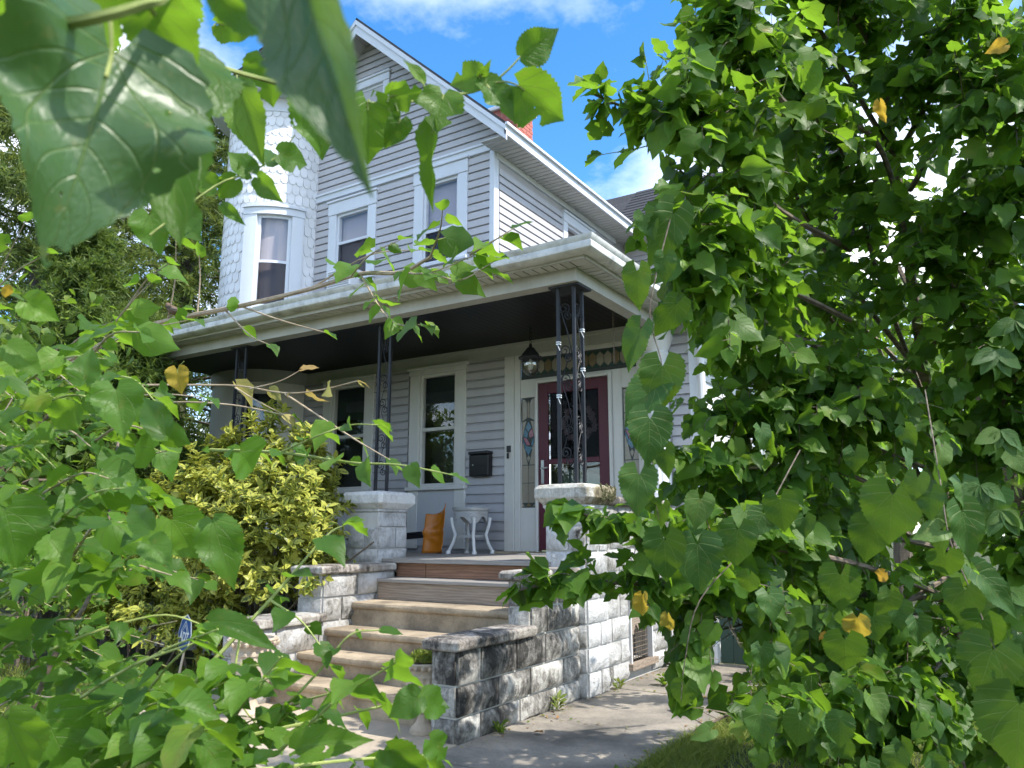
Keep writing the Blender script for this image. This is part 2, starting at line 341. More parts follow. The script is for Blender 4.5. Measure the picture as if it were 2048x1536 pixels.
# ================================================================== ground, walk, landing
gm = MB(); xs_ = [-400, -60, -20, -10, -5, 0, 5, 20, 60, 400]; ys_ = [-400, -60, -10, 0, 4, 8, 14, 30, 60, 400]
gm.loft([[(x, y, -.03) for x in xs_] for y in ys_], closed=False, cap=False)
tagmesh(gm.build('ground', 'ground'), kind='structure')
wk = box('walkway', 'soil', None, -3.06, -1.97, 1.6, 8.2, -.14, -.025, kind='structure')
yj = [1.6, 2.72, 3.9, 5.17, 6.45, 7.4, 8.2]
for a, b in zip(yj[:-1], yj[1:]):
    bevel(box('slab', 'walk', wk, -3.08, -1.95, a+.006, b-.006, -.1, random.uniform(-.004, .002)), .012, 2)
ld = box('landing', 'soil', None, -6.0, -3.2, 1.7, 5.4, -.14, -.03, kind='structure')
for a, b in ((1.6, 3.3), (3.3, 4.62)):
    bevel(box('slab', 'landing', ld, -6.1, -3.095, a+.006, b-.006, -.1, -.002), .012, 2)

# ================================================================== wall helpers
YW, XU, XS = 8.2, -5.46, -2.8
def fmap(y0=YW): return lambda s, o, z: (s, y0-o, z)
def smap(x0): return lambda s, o, z: (x0+o, s, z)
def mbox(mb, mp, s0, s1, o0, o1, z0, z1):
    q = [mp(s, o, z) for z in (z0, z1) for s, o in ((s0, o0), (s1, o0), (s1, o1), (s0, o1))]
    fs = [(0, 1, 2, 3), (7, 6, 5, 4), (4, 5, 1, 0), (5, 6, 2, 1), (6, 7, 3, 2), (7, 4, 0, 3)]
    a = Vector(q[1])-Vector(q[0]); b = Vector(q[3])-Vector(q[0])
    if a.cross(b).z > 0: fs = [tuple(reversed(f)) for f in fs]
    return mb.add(q, fs)
def board(parent, mp, s0, s1, z, h, mat, s0t=None, s1t=None):
    s0t = s0 if s0t is None else s0t; s1t = s1 if s1t is None else s1t
    pr = [(0, 0), (.03, 0), (.03, .006), (.028, h*.72), (.005, h*.95), (0, h)]
    def ring(a, at): return [mp(a+(at-a)*(pz/h), o, z+pz) for o, pz in pr]
    r0, r1 = ring(s0, s0t), ring(s1, s1t)
    if Vector(mp(1, 0, 0)).x-Vector(mp(0, 0, 0)).x > .5: r0, r1 = r1, r0
    MB().loft([r0, r1]).build('siding_board', mat, parent)
def siding(parent, mp, s0, s1, z0, z1, h, mat, openings=(), lim=None):
    n = int(round((z1-z0)/h)); h = (z1-z0)/n
    for i in range(n):
        za, zb = z0+i*h, z0+(i+1)*h
        a, b = (s0, s1) if lim is None else lim(za); at, bt = (a, b) if lim is None else lim(zb)
        cuts = sorted([(o[0], o[1]) for o in openings if o[2] < zb-.01 and o[3] > za+.01])
        cur, curt = a, at
        for c0, c1 in cuts:
            if c0-cur > .03: board(parent, mp, cur, min(c0, b), za, h-.001, mat, curt, min(c0, bt))
            cur = curt = max(cur, c1)
        if b-cur > .03: board(parent, mp, cur, b, za, h-.001, mat, curt, bt)
def window(parent, mp, s0, s1, z0, z1, zm, tw=.13, head=.16, bottom=None, mat='trim', shade='blind', shade_z=None, glassm='glass', sill=True, flip=1):
    """s0..s1, z0..z1: the glazed opening; tw casing width"""
    c = MB(); zb = z0 if bottom is None else bottom
    mbox(c, mp, s0-tw, s0, 0, .045, zb-.02, z1); mbox(c, mp, s1, s1+tw, 0, .045, zb-.02, z1)
    mbox(c, mp, s0-tw-.012, s1+tw+.012, 0, .055, z1, z1+head); mbox(c, mp, s0-tw-.03, s1+tw+.03, 0, .08, z1+head, z1+head+.035)
    wdw = c.build('window', mat, parent); bevel(wdw, .006)
    if sill:
        q = MB(); mbox(q, mp, s0-tw-.02, s1+tw+.02, 0, .085, z0-.05, z0-.0); bevel(q.build('sill', mat, wdw), .006)
    fr = MB(); d0, d1 = -.06, .012
    for a, b, za, zb2 in ((s0, s0+.035, z0, z1), (s1-.035, s1, z0, z1), (s0+.035, s1-.035, z1-.04, z1), (s0+.035, s1-.035, z0, z0+.04)): mbox(fr, mp, a, b, d0, d1, za, zb2)
    mbox(fr, mp, s0+.035, s1-.035, d0, d1-.004, zm-.022, zm+.022); bevel(fr.build('sash', 'trim' if mat == 'trim' else mat, wdw), .004)
    for za, zb2, o in ((zm+.022, z1-.04, -.015), (z0+.04, zm-.022, -.03)):
        g = MB(); mbox(g, mp, s0+.035, s1-.035, o-.006, o, za, zb2); g.build('pane', glassm, wdw)
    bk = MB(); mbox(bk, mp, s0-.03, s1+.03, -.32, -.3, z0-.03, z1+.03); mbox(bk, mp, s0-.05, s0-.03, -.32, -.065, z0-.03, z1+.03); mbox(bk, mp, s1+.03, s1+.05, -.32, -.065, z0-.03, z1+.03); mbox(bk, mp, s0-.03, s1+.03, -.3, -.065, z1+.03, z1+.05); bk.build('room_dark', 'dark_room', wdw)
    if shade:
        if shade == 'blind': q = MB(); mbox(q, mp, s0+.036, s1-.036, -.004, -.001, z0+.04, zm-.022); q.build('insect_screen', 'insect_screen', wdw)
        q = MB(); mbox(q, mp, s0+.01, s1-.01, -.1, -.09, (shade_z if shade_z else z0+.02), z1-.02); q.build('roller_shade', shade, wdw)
    return wdw
# ================================================================== the house
H = thing('house', 'white and lilac-grey clapboard house with a scalloped corner turret and steep front gable', 'house', (-6, YW, 0))
FR = fmap(); APX, APZ, SL = -7.78, 8.93, .935
# inner bodies
bd = MB(); ap = (APX, 9.02)
def prism_y(mb, prof, y0, y1):   # profile (x,z) extruded along y
    return mb.loft([[(x, y0, z) for x, z in prof], [(x, y1, z) for x, z in prof]])
# main body as wall sheets with real window holes left dark behind the glass
def wall_sheet(mb, mp, s0, s1, z0, z1, ops, th=.012):
    zs = sorted({z0, z1, *[o[2] for o in ops], *[o[3] for o in ops]}); zs = [z for z in zs if z0 <= z <= z1]
    for za, zb in zip(zs[:-1], zs[1:]):
        cur = s0
        for o in sorted(ops):
            if o[2] < zb-1e-4 and o[3] > za+1e-4:
                if o[0] > cur: mbox(mb, mp, cur, o[0], -th, 0, za, zb)
                cur = max(cur, o[1])
        if cur < s1: mbox(mb, mp, cur, s1, -th, 0, za, zb)
W1 = (-6.64, -6.04, 1.9, 3.41); W2 = (-8.29, -7.64, 1.9, 3.41); DOOR = (-5.05, -3.45, 1.06, 3.46)
UA = (-8.36, -7.71, 5.02, 6.12); UB = (-6.66, -6.05, 4.98, 6.2); GW = (-8.17, -7.49, 7.2, 8.1)
mbody = MB(); wall_sheet(mbody, FR, -9.5, XS, .0, 3.7, [W1, W2, DOOR]); wall_sheet(mbody, FR, -10.2, XU, 3.7, 6.45, [UA, UB])
wall = mbody.build('wall', 'siding', H)
gb = MB(); gl = lambda z: (APX-(APZ-z)/SL, APX+(APZ-z)/SL)
pf = [gl(6.44), gl(6.44)]
gb.loft([[(gl(6.44)[0]+.3, YW+.001, 6.44), (gl(6.44)[1]-.02, YW+.001, 6.44), (APX, YW+.001, APZ-.02)], [(gl(6.44)[0]+.3, YW+.02, 6.44), (gl(6.44)[1]-.02, YW+.02, 6.44), (APX, YW+.02, APZ-.02)]])
gable = gb.build('gable', 'siding', H)
BH = .112
# first floor siding
siding(wall, FR, -8.92, -8.45, 1.1, 3.49, BH, 'siding'); siding(wall, FR, -7.5, -6.84, 1.1, 3.49, BH, 'siding')
siding(wall, FR, -5.89, -5.28, 1.1, 3.49, BH, 'siding'); siding(wall, FR, -3.08, -2.86, 1.1, 3.49, BH, 'siding')
# second floor
siding(wall, FR, -8.95, XU-.06, 4.45, 6.40, BH, 'siding', [(UA[0]-.16, UA[1]+.16, 4.4, 6.36), (UB[0]-.17, UB[1]+.16, 4.4, 6.42)])
# gable siding
siding(gable, FR, 0, 0, 6.53, 8.86, BH, 'siding', [(GW[0]-.14, GW[1]+.14, 7.1, 8.28)], lim=lambda z: (max(gl(z)[0]-.03, -8.92), gl(z)[1]-.03))
bt = MB(); mbox(bt, FR, -8.93, XU+.1, .0, .045, 6.41, 6.525); mbox(bt, FR, -8.93, XU+.13, .0, .07, 6.50, 6.53); bt.build('belt_course', 'trim', H)
cb = MB(); mbox(cb, FR, XU-.07, XU+.02, 0, .032, 4.4, 6.41); mbox(cb, smap(XU), YW+.001, YW+.075, 0, .023, 4.4, 6.40); bevel(cb.build('corner_board', 'trim', H), .01)
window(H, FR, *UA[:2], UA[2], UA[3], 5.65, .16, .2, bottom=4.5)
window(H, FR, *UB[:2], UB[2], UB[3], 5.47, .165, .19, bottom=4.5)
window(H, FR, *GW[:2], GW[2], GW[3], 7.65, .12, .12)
fri = MB(); mbox(fri, FR, -8.95, -2.76, 0, .035, 3.5, 3.7); mbox(fri, FR, -8.95, -2.76, 0, .06, 3.62, 3.66); fri.build('frieze', 'porch_white', H)
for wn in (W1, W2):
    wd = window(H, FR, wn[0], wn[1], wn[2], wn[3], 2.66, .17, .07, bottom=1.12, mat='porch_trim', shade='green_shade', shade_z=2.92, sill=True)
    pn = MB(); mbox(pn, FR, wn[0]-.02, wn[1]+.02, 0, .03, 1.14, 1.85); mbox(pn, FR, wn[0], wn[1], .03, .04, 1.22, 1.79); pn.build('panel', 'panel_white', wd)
# ---- roof of the front block
rf = MB(); ey0, ey1 = 7.83, 13.4; ov = .42
xr = XU+ov; xl = 2*APX-xr; zr = APZ+.12-(xr-APX)*SL+.04
def slope_slab(mb, p0, p1, p2, p3, th):
    n = (Vector(p1)-Vector(p0)).cross(Vector(p3)-Vector(p0)).normalized()*th
    q = [Vector(p) for p in (p0, p1, p2, p3)]; lo = [p-n for p in q]
    return mb.add(q+lo, [(0, 1, 2, 3), (7, 6, 5, 4), (0, 4, 5, 1), (1, 5, 6, 2), (2, 6, 7, 3), (3, 7, 4, 0)])
slope_slab(rf, (xr, ey0, zr), (xr, ey1, zr), (APX, ey1, zr+(xr-APX)*SL), (APX, ey0, zr+(xr-APX)*SL), .035)
slope_slab(rf, (APX, ey0, zr+(xr-APX)*SL), (APX, ey1, zr+(xr-APX)*SL), (xl, ey1, zr), (xl, ey0, zr), .035)
def uv_roof(o):
    me = o.data; uv = me.uv_layers.new(name='UVMap')
    for p in me.polygons:
        n = p.normal
        for li in p.loop_indices:
            c = me.vertices[me.loops[li].vertex_index].co
            if abs(n.x) > abs(n.y): uv.data[li].uv = (c.y, c.x*math.hypot(1, n.x/max(n.z, .2)))
            else: uv.data[li].uv = (c.x, c.y*math.hypot(1, n.y/max(n.z, .2)))
    return o
roof = uv_roof(rf.build('roof', 'roof_shingle', H))
# rake boards, both sides, with soffit panels behind
def rake(sign):
    x0 = APX; x1 = APX+sign*(xr-APX+.0); zt = zr+(xr-APX)*SL-.045; zb = zr-.045
    d = .2
    mb = MB(); A, B = (x0, zt), (x1, zb)
    prof = [(A[0], A[1]), (B[0], B[1]), (B[0], B[1]-d), (A[0], A[1]-d*1.15)]
    mb.loft([[(x, ey0-.0, z) for x, z in prof], [(x, ey0+.025, z) for x, z in prof]]); mb.build('rake_board', 'trim', roof)
    mb = MB(); prof = [(A[0], A[1]-.0), (B[0], B[1]), (B[0], B[1]-.07), (A[0], A[1]-.08)]
    mb.loft([[(x, ey0-.02, z) for x, z in prof], [(x, ey0, z) for x, z in prof]]); mb.build('rake_moulding', 'trim', roof)
    n = 26
    for i in range(n):
        t0, t1 = i/n, (i+.95)/n; a = (A[0]+(B[0]-A[0])*t0, A[1]+(B[1]-A[1])*t0-.1); b = (A[0]+(B[0]-A[0])*t1, A[1]+(B[1]-A[1])*t1-.1)
        q = MB(); q.loft([[(a[0], ey0+.03, a[1]), (b[0], ey0+.03, b[1]), (b[0], ey0+.03, b[1]-.012), (a[0], ey0+.03, a[1]-.012)], [(a[0], YW, a[1]), (b[0], YW, b[1]), (b[0], YW, b[1]-.012), (a[0], YW, a[1]-.012)]])
        q.build('soffit_panel', 'soffit', roof)
rake(1); rake(-1)
# right eave: fascia, soffit panels
fz = zr-.04
MB().box(xr-.028, xr-.003, ey0, 11.98, fz-.125, fz).build('fascia', 'trim', roof)
MB().box(xr-.004, xr+.035, ey0-.02, 11.96, fz-.005, fz+.03).build('drip_edge', 'trim', roof)
y = ey0+.03
while y < 12.2:
    MB().box(XU, xr-.028, y, y+.084, fz-.118, fz-.105).build('soffit_panel', 'soffit', roof); y += .1
MB().box(XU, XU+.035, YW, 12.0, fz-.2, fz-.118).build('frieze_board', 'trim', H)
SW = (10.2, 10.95, 5.2, 6.05)
sw = MB(); wall_sheet(sw, smap(XU), YW, 13.4, 3.6, 6.45, [SW]); swl = sw.build('side_wall', 'siding', H)
siding(swl, smap(XU), YW+.08, 12.0, 4.0, 6.2, BH, 'siding', [(SW[0]-.13, SW[1]+.13, 4.6, 6.3)])
window(H, smap(XU), *SW[:2], SW[2], SW[3], 5.6, .13, .13)
# cross wing at the back
cw = MB(); wall_sheet(cw, fmap(12.4), -5.46, -2.3, 3.6, 6.4, []); cwl = cw.build('wing_wall', 'siding', H)
siding(cwl, fmap(12.4), -5.4, -2.0, 4.4, 6.15, BH, 'siding')
wr = MB(); slope_slab(wr, (-6.5, 11.98, 6.44), (-1.9, 11.98, 6.44), (-1.9, 13.42, 7.84), (-6.5, 13.42, 7.84), .035)
slope_slab(wr, (-1.9, 14.9, 6.44), (-6.5, 14.9, 6.44), (-6.5, 13.42, 7.84), (-1.9, 13.42, 7.84), .035)
wroof = uv_roof(wr.build('wing_roof', 'roof_shingle', H))
# raised shingle courses on the wing roof
nrow = 14
for i in range(nrow):
    t0 = i/nrow; t1 = (i+1)/nrow
    ya, za = 11.97+1.44*t0, 6.445+1.4*t0; yb, zb = 11.97+1.44*t1, 6.445+1.4*t1
    q = MB(); x = -5.4+random.uniform(-.2, 0)
    q.add([(-5.6, ya, za+.018), (-1.9, ya, za+.018), (-1.9, yb, zb+.004), (-5.6, yb, zb+.004), (-5.6, ya, za), (-1.9, ya, za)], [(0, 1, 2, 3), (4, 5, 1, 0)])
    uv_roof(q.build('shingle_course', 'roof_shingle', wroof))
MB().box(-5.03, -1.9, 11.955, 11.98, 6.30, 6.43).build('fascia', 'trim', wroof)
x = -5.0
while x < -2.2:
    MB().box(x, x+.084, 11.98, 12.4, 6.31, 6.322).build('soffit_panel', 'soffit', wroof); x += .1
# chimney
CHX, CHZ = -.15, .1
ch = MB().box(-6.66+CHX, -6.08+CHX, 10.0, 10.5, 7.0, 8.13+CHZ).build('chimney', 'mortar', H)
for i in range(19):
    z = 6.98+i*.066
    for side in (0, 1):
        n = 3 if side == 0 else 2
        for k in range(-1, n+1):
            if side == 0:
                a = CHX-6.665+(k+(i % 2)*.5)*.2; b = a+.19; a, b = max(a, -6.667+CHX), min(b, -6.073+CHX)
                if b-a > .03: MB().box(a, b, 9.992, 10.06, z, z+.056).build('brick', 'red_brick', ch)
            else:
                a = 9.995+(k+(i % 2)*.5)*.2; b = a+.19; a, b = max(a, 10.061), min(b, 10.5)
                if b-a > .03: MB().box(CHX-6.14, CHX-6.072, a, b, z, z+.056).build('brick', 'red_brick', ch)
bevel(MB().box(-6.72+CHX, -6.02+CHX, 9.94, 10.56, 8.12+CHZ, 8.19+CHZ).build('chimney_cap', 'white_vinyl', ch), .01)
box('flue', 'black_box', ch, -6.5+CHX, -6.24+CHX, 10.12, 10.38, 8.19+CHZ, 8.22+CHZ)
# ---- turret
TC, TR = (-9.69, 8.22), .86
T = MB(); seg = 40
def tring(r, z, a0=0, a1=360, n=seg): return [(TC[0]+r*math.cos(R(a0+(a1-a0)*k/n)), TC[1]+r*math.sin(R(a0+(a1-a0)*k/n)), z) for k in range(n if a1-a0 == 360 else n+1)]
WA0, WA1 = -63, -29.5; WZ0, WZ1, WZM = 4.62, 6.08, 5.34
def arc_wall(mb, r, th, a0, a1, z0, z1, n):
    rs = []
    for k in range(n+1):
        a = R(a0+(a1-a0)*k/n); c, s = math.cos(a), math.sin(a)
        rs.append([(TC[0]+rr*c, TC[1]+rr*s, z) for rr, z in ((r-th, z0), (r, z0), (r, z1), (r-th, z1))])
    return mb.loft(rs)
arc_wall(T, TR, .03, WA1, WA0+360, 3.6, 8.03, 48); arc_wall(T, TR, .03, WA0, WA1, 3.6, WZ0, 8); arc_wall(T, TR, .03, WA0, WA1, WZ1, 8.03, 8)
tur = T.build('turret', 'white_vinyl', H, smooth=True)
# fish-scale shingles
rows = 21; rh = .158; da = .115/TR*180/math.pi; cnt = 0; rest = MB()
def scale_geo(mb, ac, z, hw, h, last=False):
    """half-round shingle tail centred on angle ac (deg), hanging from z+h to z"""
    pts = [(-hw, z+h+.02), (-hw, z+h*.42), (-hw*.86, z+h*.2), (-hw*.5, z+h*.04), (0, z), (hw*.5, z+h*.04), (hw*.86, z+h*.2), (hw, z+h*.42), (hw, z+h+.02)]
    if last: pts = [(-hw, z+h+.02), (-hw, z+h*.4), (0, z), (hw, z+h*.4), (hw, z+h+.02)]
    out = []; inn = []; jl = random.uniform(-.002, .004); jz = random.uniform(-.007, .007); ac += random.uniform(-.35, .35)
    for s, pz in pts:
        pz += jz
        a = R(ac)+s/TR; lift = (.015 if pz < z+h*.6 else .004)+jl
        out.append((TC[0]+(TR+lift)*math.cos(a), TC[1]+(TR+lift)*math.sin(a), pz)); inn.append((TC[0]+(TR-.002)*math.cos(a), TC[1]+(TR-.002)*math.sin(a), pz))
    n = len(pts); fs = [tuple(range(n))]
    for i in range(n-1): fs.append((i, n+i, n+i+1, i+1))
    mb.add(out+inn, fs)
for r in range(rows):
    z = 4.55+r*rh
    k = 0; a = -150+(r % 2)*da/2
    while a < 8:
        if not (WA0-13.5-da*.4 < a < WA1+11.5+da*.4 and z < WZ1+.12):
            vis = -128 < a < 4
            if vis and cnt < 295 and z > 4.6:
                m = MB(); scale_geo(m, a, z, .0545, rh); m.build('shingle', 'white_vinyl', tur); cnt += 1
            else: scale_geo(rest, a, z, .0545, rh)
        a += da
rest.build('shingle_remainder', 'white_vinyl', tur, kind='stuff')
# turret window
tw = MB(); arc_wall(tw, TR+.05, .05, WA0-13, WA0, WZ0-.4, WZ1, 3); arc_wall(tw, TR+.05, .05, WA1, WA1+11, WZ0-.4, WZ1, 3)
twin = tw.build('window', 'trim', tur, smooth=True)
hd = MB(); arc_wall(hd, TR+.06, .06, WA0-14, WA1+12, WZ1, WZ1+.11, 10); arc_wall(hd, TR+.085, .085, WA0-15, WA1+13, WZ1+.11, WZ1+.15, 10); hd.build('window_head', 'trim', twin, smooth=True)
fr = MB(); arc_wall(fr, TR+.0, .04, WA0, WA0+3.2, WZ0, WZ1, 1); arc_wall(fr, TR+.0, .04, WA1-3.2, WA1, WZ0, WZ1, 1)
for za, zb in ((WZ1-.045, WZ1), (WZ0, WZ0+.045), (WZM-.022, WZM+.022)): arc_wall(fr, TR-.003, .035, WA0+3.2, WA1-3.2, za, zb, 6)
fr.build('sash', 'trim', twin)
g = MB(); arc_wall(g, TR-.02, .005, WA0+3, WA1-3, WZ0+.02, WZ1-.02, 6); g.build('pane', 'glass', twin)
q = MB(); arc_wall(q, TR-.006, .003, WA0+3.2, WA1-3.2, WZ0+.045, WZM-.022, 6); q.build('insect_screen', 'insect_screen', twin)
q = MB(); arc_wall(q, TR-.1, .01, WA0-4, WA1+4, WZ0-.02, WZ1, 6); q.build('roller_shade', 'blind', twin)
# turret frieze, eave, conical roof
tf = MB(); arc_wall(tf, TR+.03, .03, -180, 20, 7.80, 8.03, 28); tf.build('turret_frieze', 'trim', tur, smooth=True)
te = MB(); te.loft([tring(TR-.05, 8.02), tring(TR+.3, 8.02), tring(TR+.33, 8.06), tring(TR+.33, 8.15), tring(TR+.2, 8.21), tring(TR-.05, 8.21)]); te.build('turret_eave', 'trim', tur)
trf = MB().loft([tring(TR+.36, 8.155), tring(TR+.2, 8.38), tring(.02, 10.0)]).build('turret_roof', 'roof_shingle', tur)
nR = 15
for i in range(nR):
    t0, t1 = i/nR, (i+1)/nR
    def rz(t): 
        return (TR+.36-(.16)*(t/.1), 8.155+.225*(t/.1)) if t < .1 else (TR+.2-(TR+.18)*((t-.1)/.9), 8.38+1.62*((t-.1)/.9))
    (ra, za), (rb, zb) = rz(t0), rz(t1)
    nk = max(6, int(24*(1-t0)))
    for k in range(nk):
        a0 = 360*k/nk+(i % 2)*180/nk; a1 = a0+360/nk-.8
        if not (-175 < ((a0+180) % 360)-180 < 40): continue
        q = MB()
        def pt(r, a, z): return (TC[0]+r*math.cos(R(a)), TC[1]+r*math.sin(R(a)), z)
        q.add([pt(ra+.02, a0, za+.012), pt(ra+.02, a1, za+.012), pt(rb+.004, a1, zb+.004), pt(rb+.004, a0, zb+.004), pt(ra, a0, za-.004), pt(ra, a1, za-.004)], [(0, 1, 2, 3), (4, 5, 1, 0)])
        o = q.build('shingle', 'roof_shingle', trf); uv_roof(o)
# turret bay at porch level
by = MB(); arc_wall(by, TR-.0, .03, -178, -6, .6, 3.69, 40); bay = by.build('bay_wall', 'porch_trim', H, smooth=True)
q = MB(); arc_wall(q, TR+.03, .03, -178, -5, 3.48, 3.69, 30); q.build('bay_frieze', 'porch_white', bay, smooth=True)
q = MB(); arc_wall(q, TR+.004, .01, -62, -34, 1.95, 3.3, 6); bw = q.build('window', 'green_shade', bay)
q = MB()
for a0, a1, z0, z1 in ((-66, -62, 1.9, 3.36), (-34, -30, 1.9, 3.36), (-62, -34, 3.3, 3.36), (-62, -34, 1.9, 1.95), (-62, -34, 2.6, 2.64)): arc_wall(q, TR+.03, .03, a0, a1, z0, z1, 4)
q.build('sash', 'porch_white', bw)
q = MB(); arc_wall(q, TR+.016, .003, -62, -34, 1.95, 3.3, 6); q.build('pane', 'glass', bw)
# ---- doorway
ds = MB()
mbox(ds, FR, -5.27, -5.13, 0, .05, 1.06, 3.5); mbox(ds, FR, -5.13, -5.05, -.02, .03, 1.06, 3.5)
mbox(ds, FR, -5.05, -4.85, -.05, .015, 1.06, 1.6); mbox(ds, FR, -5.05, -4.82, -.05, .015, 2.95, 3.18); mbox(ds, FR, -4.85, -4.82, -.05, .015, 1.06, 2.95)
mbox(ds, FR, -4.82, -4.79, -.05, .05, 1.06, 3.15); mbox(ds, FR, -4.79, -3.84, -.05, .05, 3.11, 3.15); mbox(ds, FR, -3.84, -3.80, -.05, .05, 1.06, 3.15)
mbox(ds, FR, -3.80, -3.68, -.05, .015, 1.06, 3.18); mbox(ds, FR, -3.68, -3.48, -.05, .015, 1.06, 1.6); mbox(ds, FR, -3.68, -3.48, -.05, .015, 2.95, 3.18)
mbox(ds, FR, -3.48, -3.40, -.05, .04, 1.06, 3.5); mbox(ds, FR, -4.82, -3.80, -.05, .015, 3.15, 3.18); mbox(ds, FR, -5.05, -3.48, -.05, .02, 3.45, 3.5)
dsur = ds.build('door_surround', 'porch_trim', H); bevel(dsur, .006)
def leaded(name, s0, s1, z0, z1, o, cells, parent, base='glass_pale'):
    g = MB(); mbox(g, FR, s0, s1, o-.012, o-.006, z0, z1); lt = g.build(name, 'lead', parent)
    for poly, mt in cells:
        vs = [FR(s, o, z) for s, z in poly]; vs2 = [FR(s, o-.006, z) for s, z in poly]; n = len(poly)
        m = MB(); m.add(vs+vs2, [tuple(range(n))]+[(i, n+i, n+(i+1) % n, (i+1) % n) for i in range(n)]); m.build('pane', mt, lt)
    return lt
# transom: row of elongated hexagons
cells = []; n = 15; w0, w1, z0, z1 = -5.02, -3.5, 3.235, 3.42
for i in range(n):
    a = w0+(w1-w0)*i/n; b = w0+(w1-w0)*(i+1)/n; c = (a+b)/2; g = .004
    cells.append(([(a+g, z0+.05), (c, z0+.005), (b-g, z0+.05), (b-g, z1-.05), (c, z1-.005), (a+g, z1-.05)], random.choice(['glass_pale', 'glass_pale', 'glass_amber'])))
    cells.append(([(b-(b-c)+g, z0-.008), (b+(b-c)-g, z0-.008), (b, z0+.04)], 'glass_greenish')); cells.append(([(c+g, z1+.008), (b, z1-.04), (b+(b-c)-g, z1+.008)], 'glass_greenish'))
leaded('transom', -5.05, -3.48, 3.18, 3.45, -.01, cells, dsur)
def sidelight(s0, s1):
    a, b = s0+.012, s1-.012; c = (a+b)/2; g = .003; z0, z1 = 1.615, 2.935; C = []
    zt, zb = 2.62, 2.18; m1 = (zt+zb)/2; h = (b-a)/2
    def q(pts, mt): C.append((pts, mt))
    q([(a, 2.66), (c-g-.018, 2.70), (c-g-.018, z1-.05), (a+.03, z1), (a, z1)], 'glass_pale'); q([(c+g+.018, 2.70), (b, 2.66), (b, z1), (b-.03, z1), (c+g+.018, z1-.05)], 'glass_pale')
    q([(c-.016, 2.70), (c+.016, 2.70), (c+.016, z1-.055), (c, z1-.02), (c-.016, z1-.055)], 'glass_amber')
    q([(a, m1+.05), (c-.05, 2.6), (c-.03, 2.66), (a, 2.65)], 'glass_pale'); q([(b, m1+.05), (b, 2.65), (c+.03, 2.66), (c+.05, 2.6)], 'glass_pale')
    q([(c-.045, 2.58), (c-.004, 2.52), (c+.045, 2.58), (c, 2.65)], 'glass_blue'); q([(c-.05, 2.57), (c-.075, 2.47), (c-.02, 2.45), (c-.006, 2.51)], 'glass_blue')
    q([(c+.05, 2.57), (c+.006, 2.51), (c+.02, 2.45), (c+.075, 2.47)], 'glass_pink'); q([(c-.075, 2.46), (c-.02, 2.44), (c+.03, 2.36), (c-.03, 2.36)], 'glass_pink')
    q([(c+.075, 2.46), (c+.035, 2.36), (c+.07, 2.34)], 'glass_blue'); q([(c-.08, 2.44), (c-.035, 2.35), (c-.06, 2.31)], 'glass_blue')
    q([(c-.055, 2.31), (c-.03, 2.35), (c+.06, 2.33), (c, 2.24)], 'glass_blue'); q([(c-.025, 2.2), (c, 2.15), (c+.025, 2.2), (c, 2.235)], 'glass_pale')
    q([(a, m1), (a+.03, 2.35), (c-.03, 2.2), (c-.01, 2.12), (a, 2.12)], 'glass_pale'); q([(b, m1), (b, 2.12), (c+.01, 2.12), (c+.03, 2.2), (b-.03, 2.35)], 'glass_pale')
    for za, zb2 in ((1.9, 2.11), (1.66, 1.893)):
        q([(a, za), (c-g, za), (c-g, zb2), (a, zb2)], 'glass_pale'); q([(c+g, za), (b, za), (b, zb2), (c+g, zb2)], 'glass_pale')
    q([(a, z0), (c-.05, z0), (a, 1.65)], 'glass_pale'); q([(c-.04, z0), (c+.04, z0), (c, 1.66)], 'glass_amber'); q([(b, z0), (b, 1.65), (c+.05, z0)], 'glass_pale')
    leaded('sidelight', s0, s1, 1.6, 2.95, -.01, C, dsur)
sidelight(-5.05, -4.85); sidelight(-3.68, -3.48)
# storm door and inner door
dr = MB()
mbox(dr, FR, -4.785, -4.655, -.01, .03, 1.1, 3.1); mbox(dr, FR, -3.975, -3.845, -.01, .03, 1.1, 3.1)
mbox(dr, FR, -4.655, -3.975, -.01, .03, 2.97, 3.1); mbox(dr, FR, -4.655, -3.975, -.01, .027, 2.11, 2.17); mbox(dr, FR, -4.655, -3.975, -.01, .03, 1.1, 1.4)
door = dr.build('storm_door', 'maroon', H); bevel(door, .006)
q = MB(); mbox(q, FR, -4.655, -3.975, .0, .006, 2.17, 2.97); q.build('pane', 'screen_glass', door)
q = MB(); mbox(q, FR, -4.655, -3.975, .0, .006, 1.4, 2.11); q.build('pane', 'glass', door)
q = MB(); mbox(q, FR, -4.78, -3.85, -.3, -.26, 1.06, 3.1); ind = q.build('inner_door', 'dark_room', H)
q = MB(); mbox(q, FR, -4.6, -4.03, -.26, -.235, 1.3, 2.06); q.build('panel', 'green_paint', ind)
hn = MB(); mbox(hn, FR, -4.745, -4.705, .03, .042, 1.88, 2.16); hn.tube([FR(-4.725, .035, 2.06), FR(-4.725, .08, 2.06), FR(-4.63, .085, 2.065)], .009, 6); hn.build('handle', 'steel', door)
q = MB(); mbox(q, FR, -4.53, -4.49, .0065, .009, 1.98, 2.05); q.build('sticker', 'sign_blue', door)
mbd = MB(); mbox(mbd, FR, -5.3, -3.4, -.05, .3, 1.062, 1.085); mbd.build('threshold', 'step_concrete', H)
# door bell
q = MB(); mbox(q, FR, -5.22, -5.17, .05, .07, 2.28, 2.36); mbox(q, FR, -5.215, -5.185, .07, .076, 2.2, 2.27); q.build('doorbell', 'black_box', H)
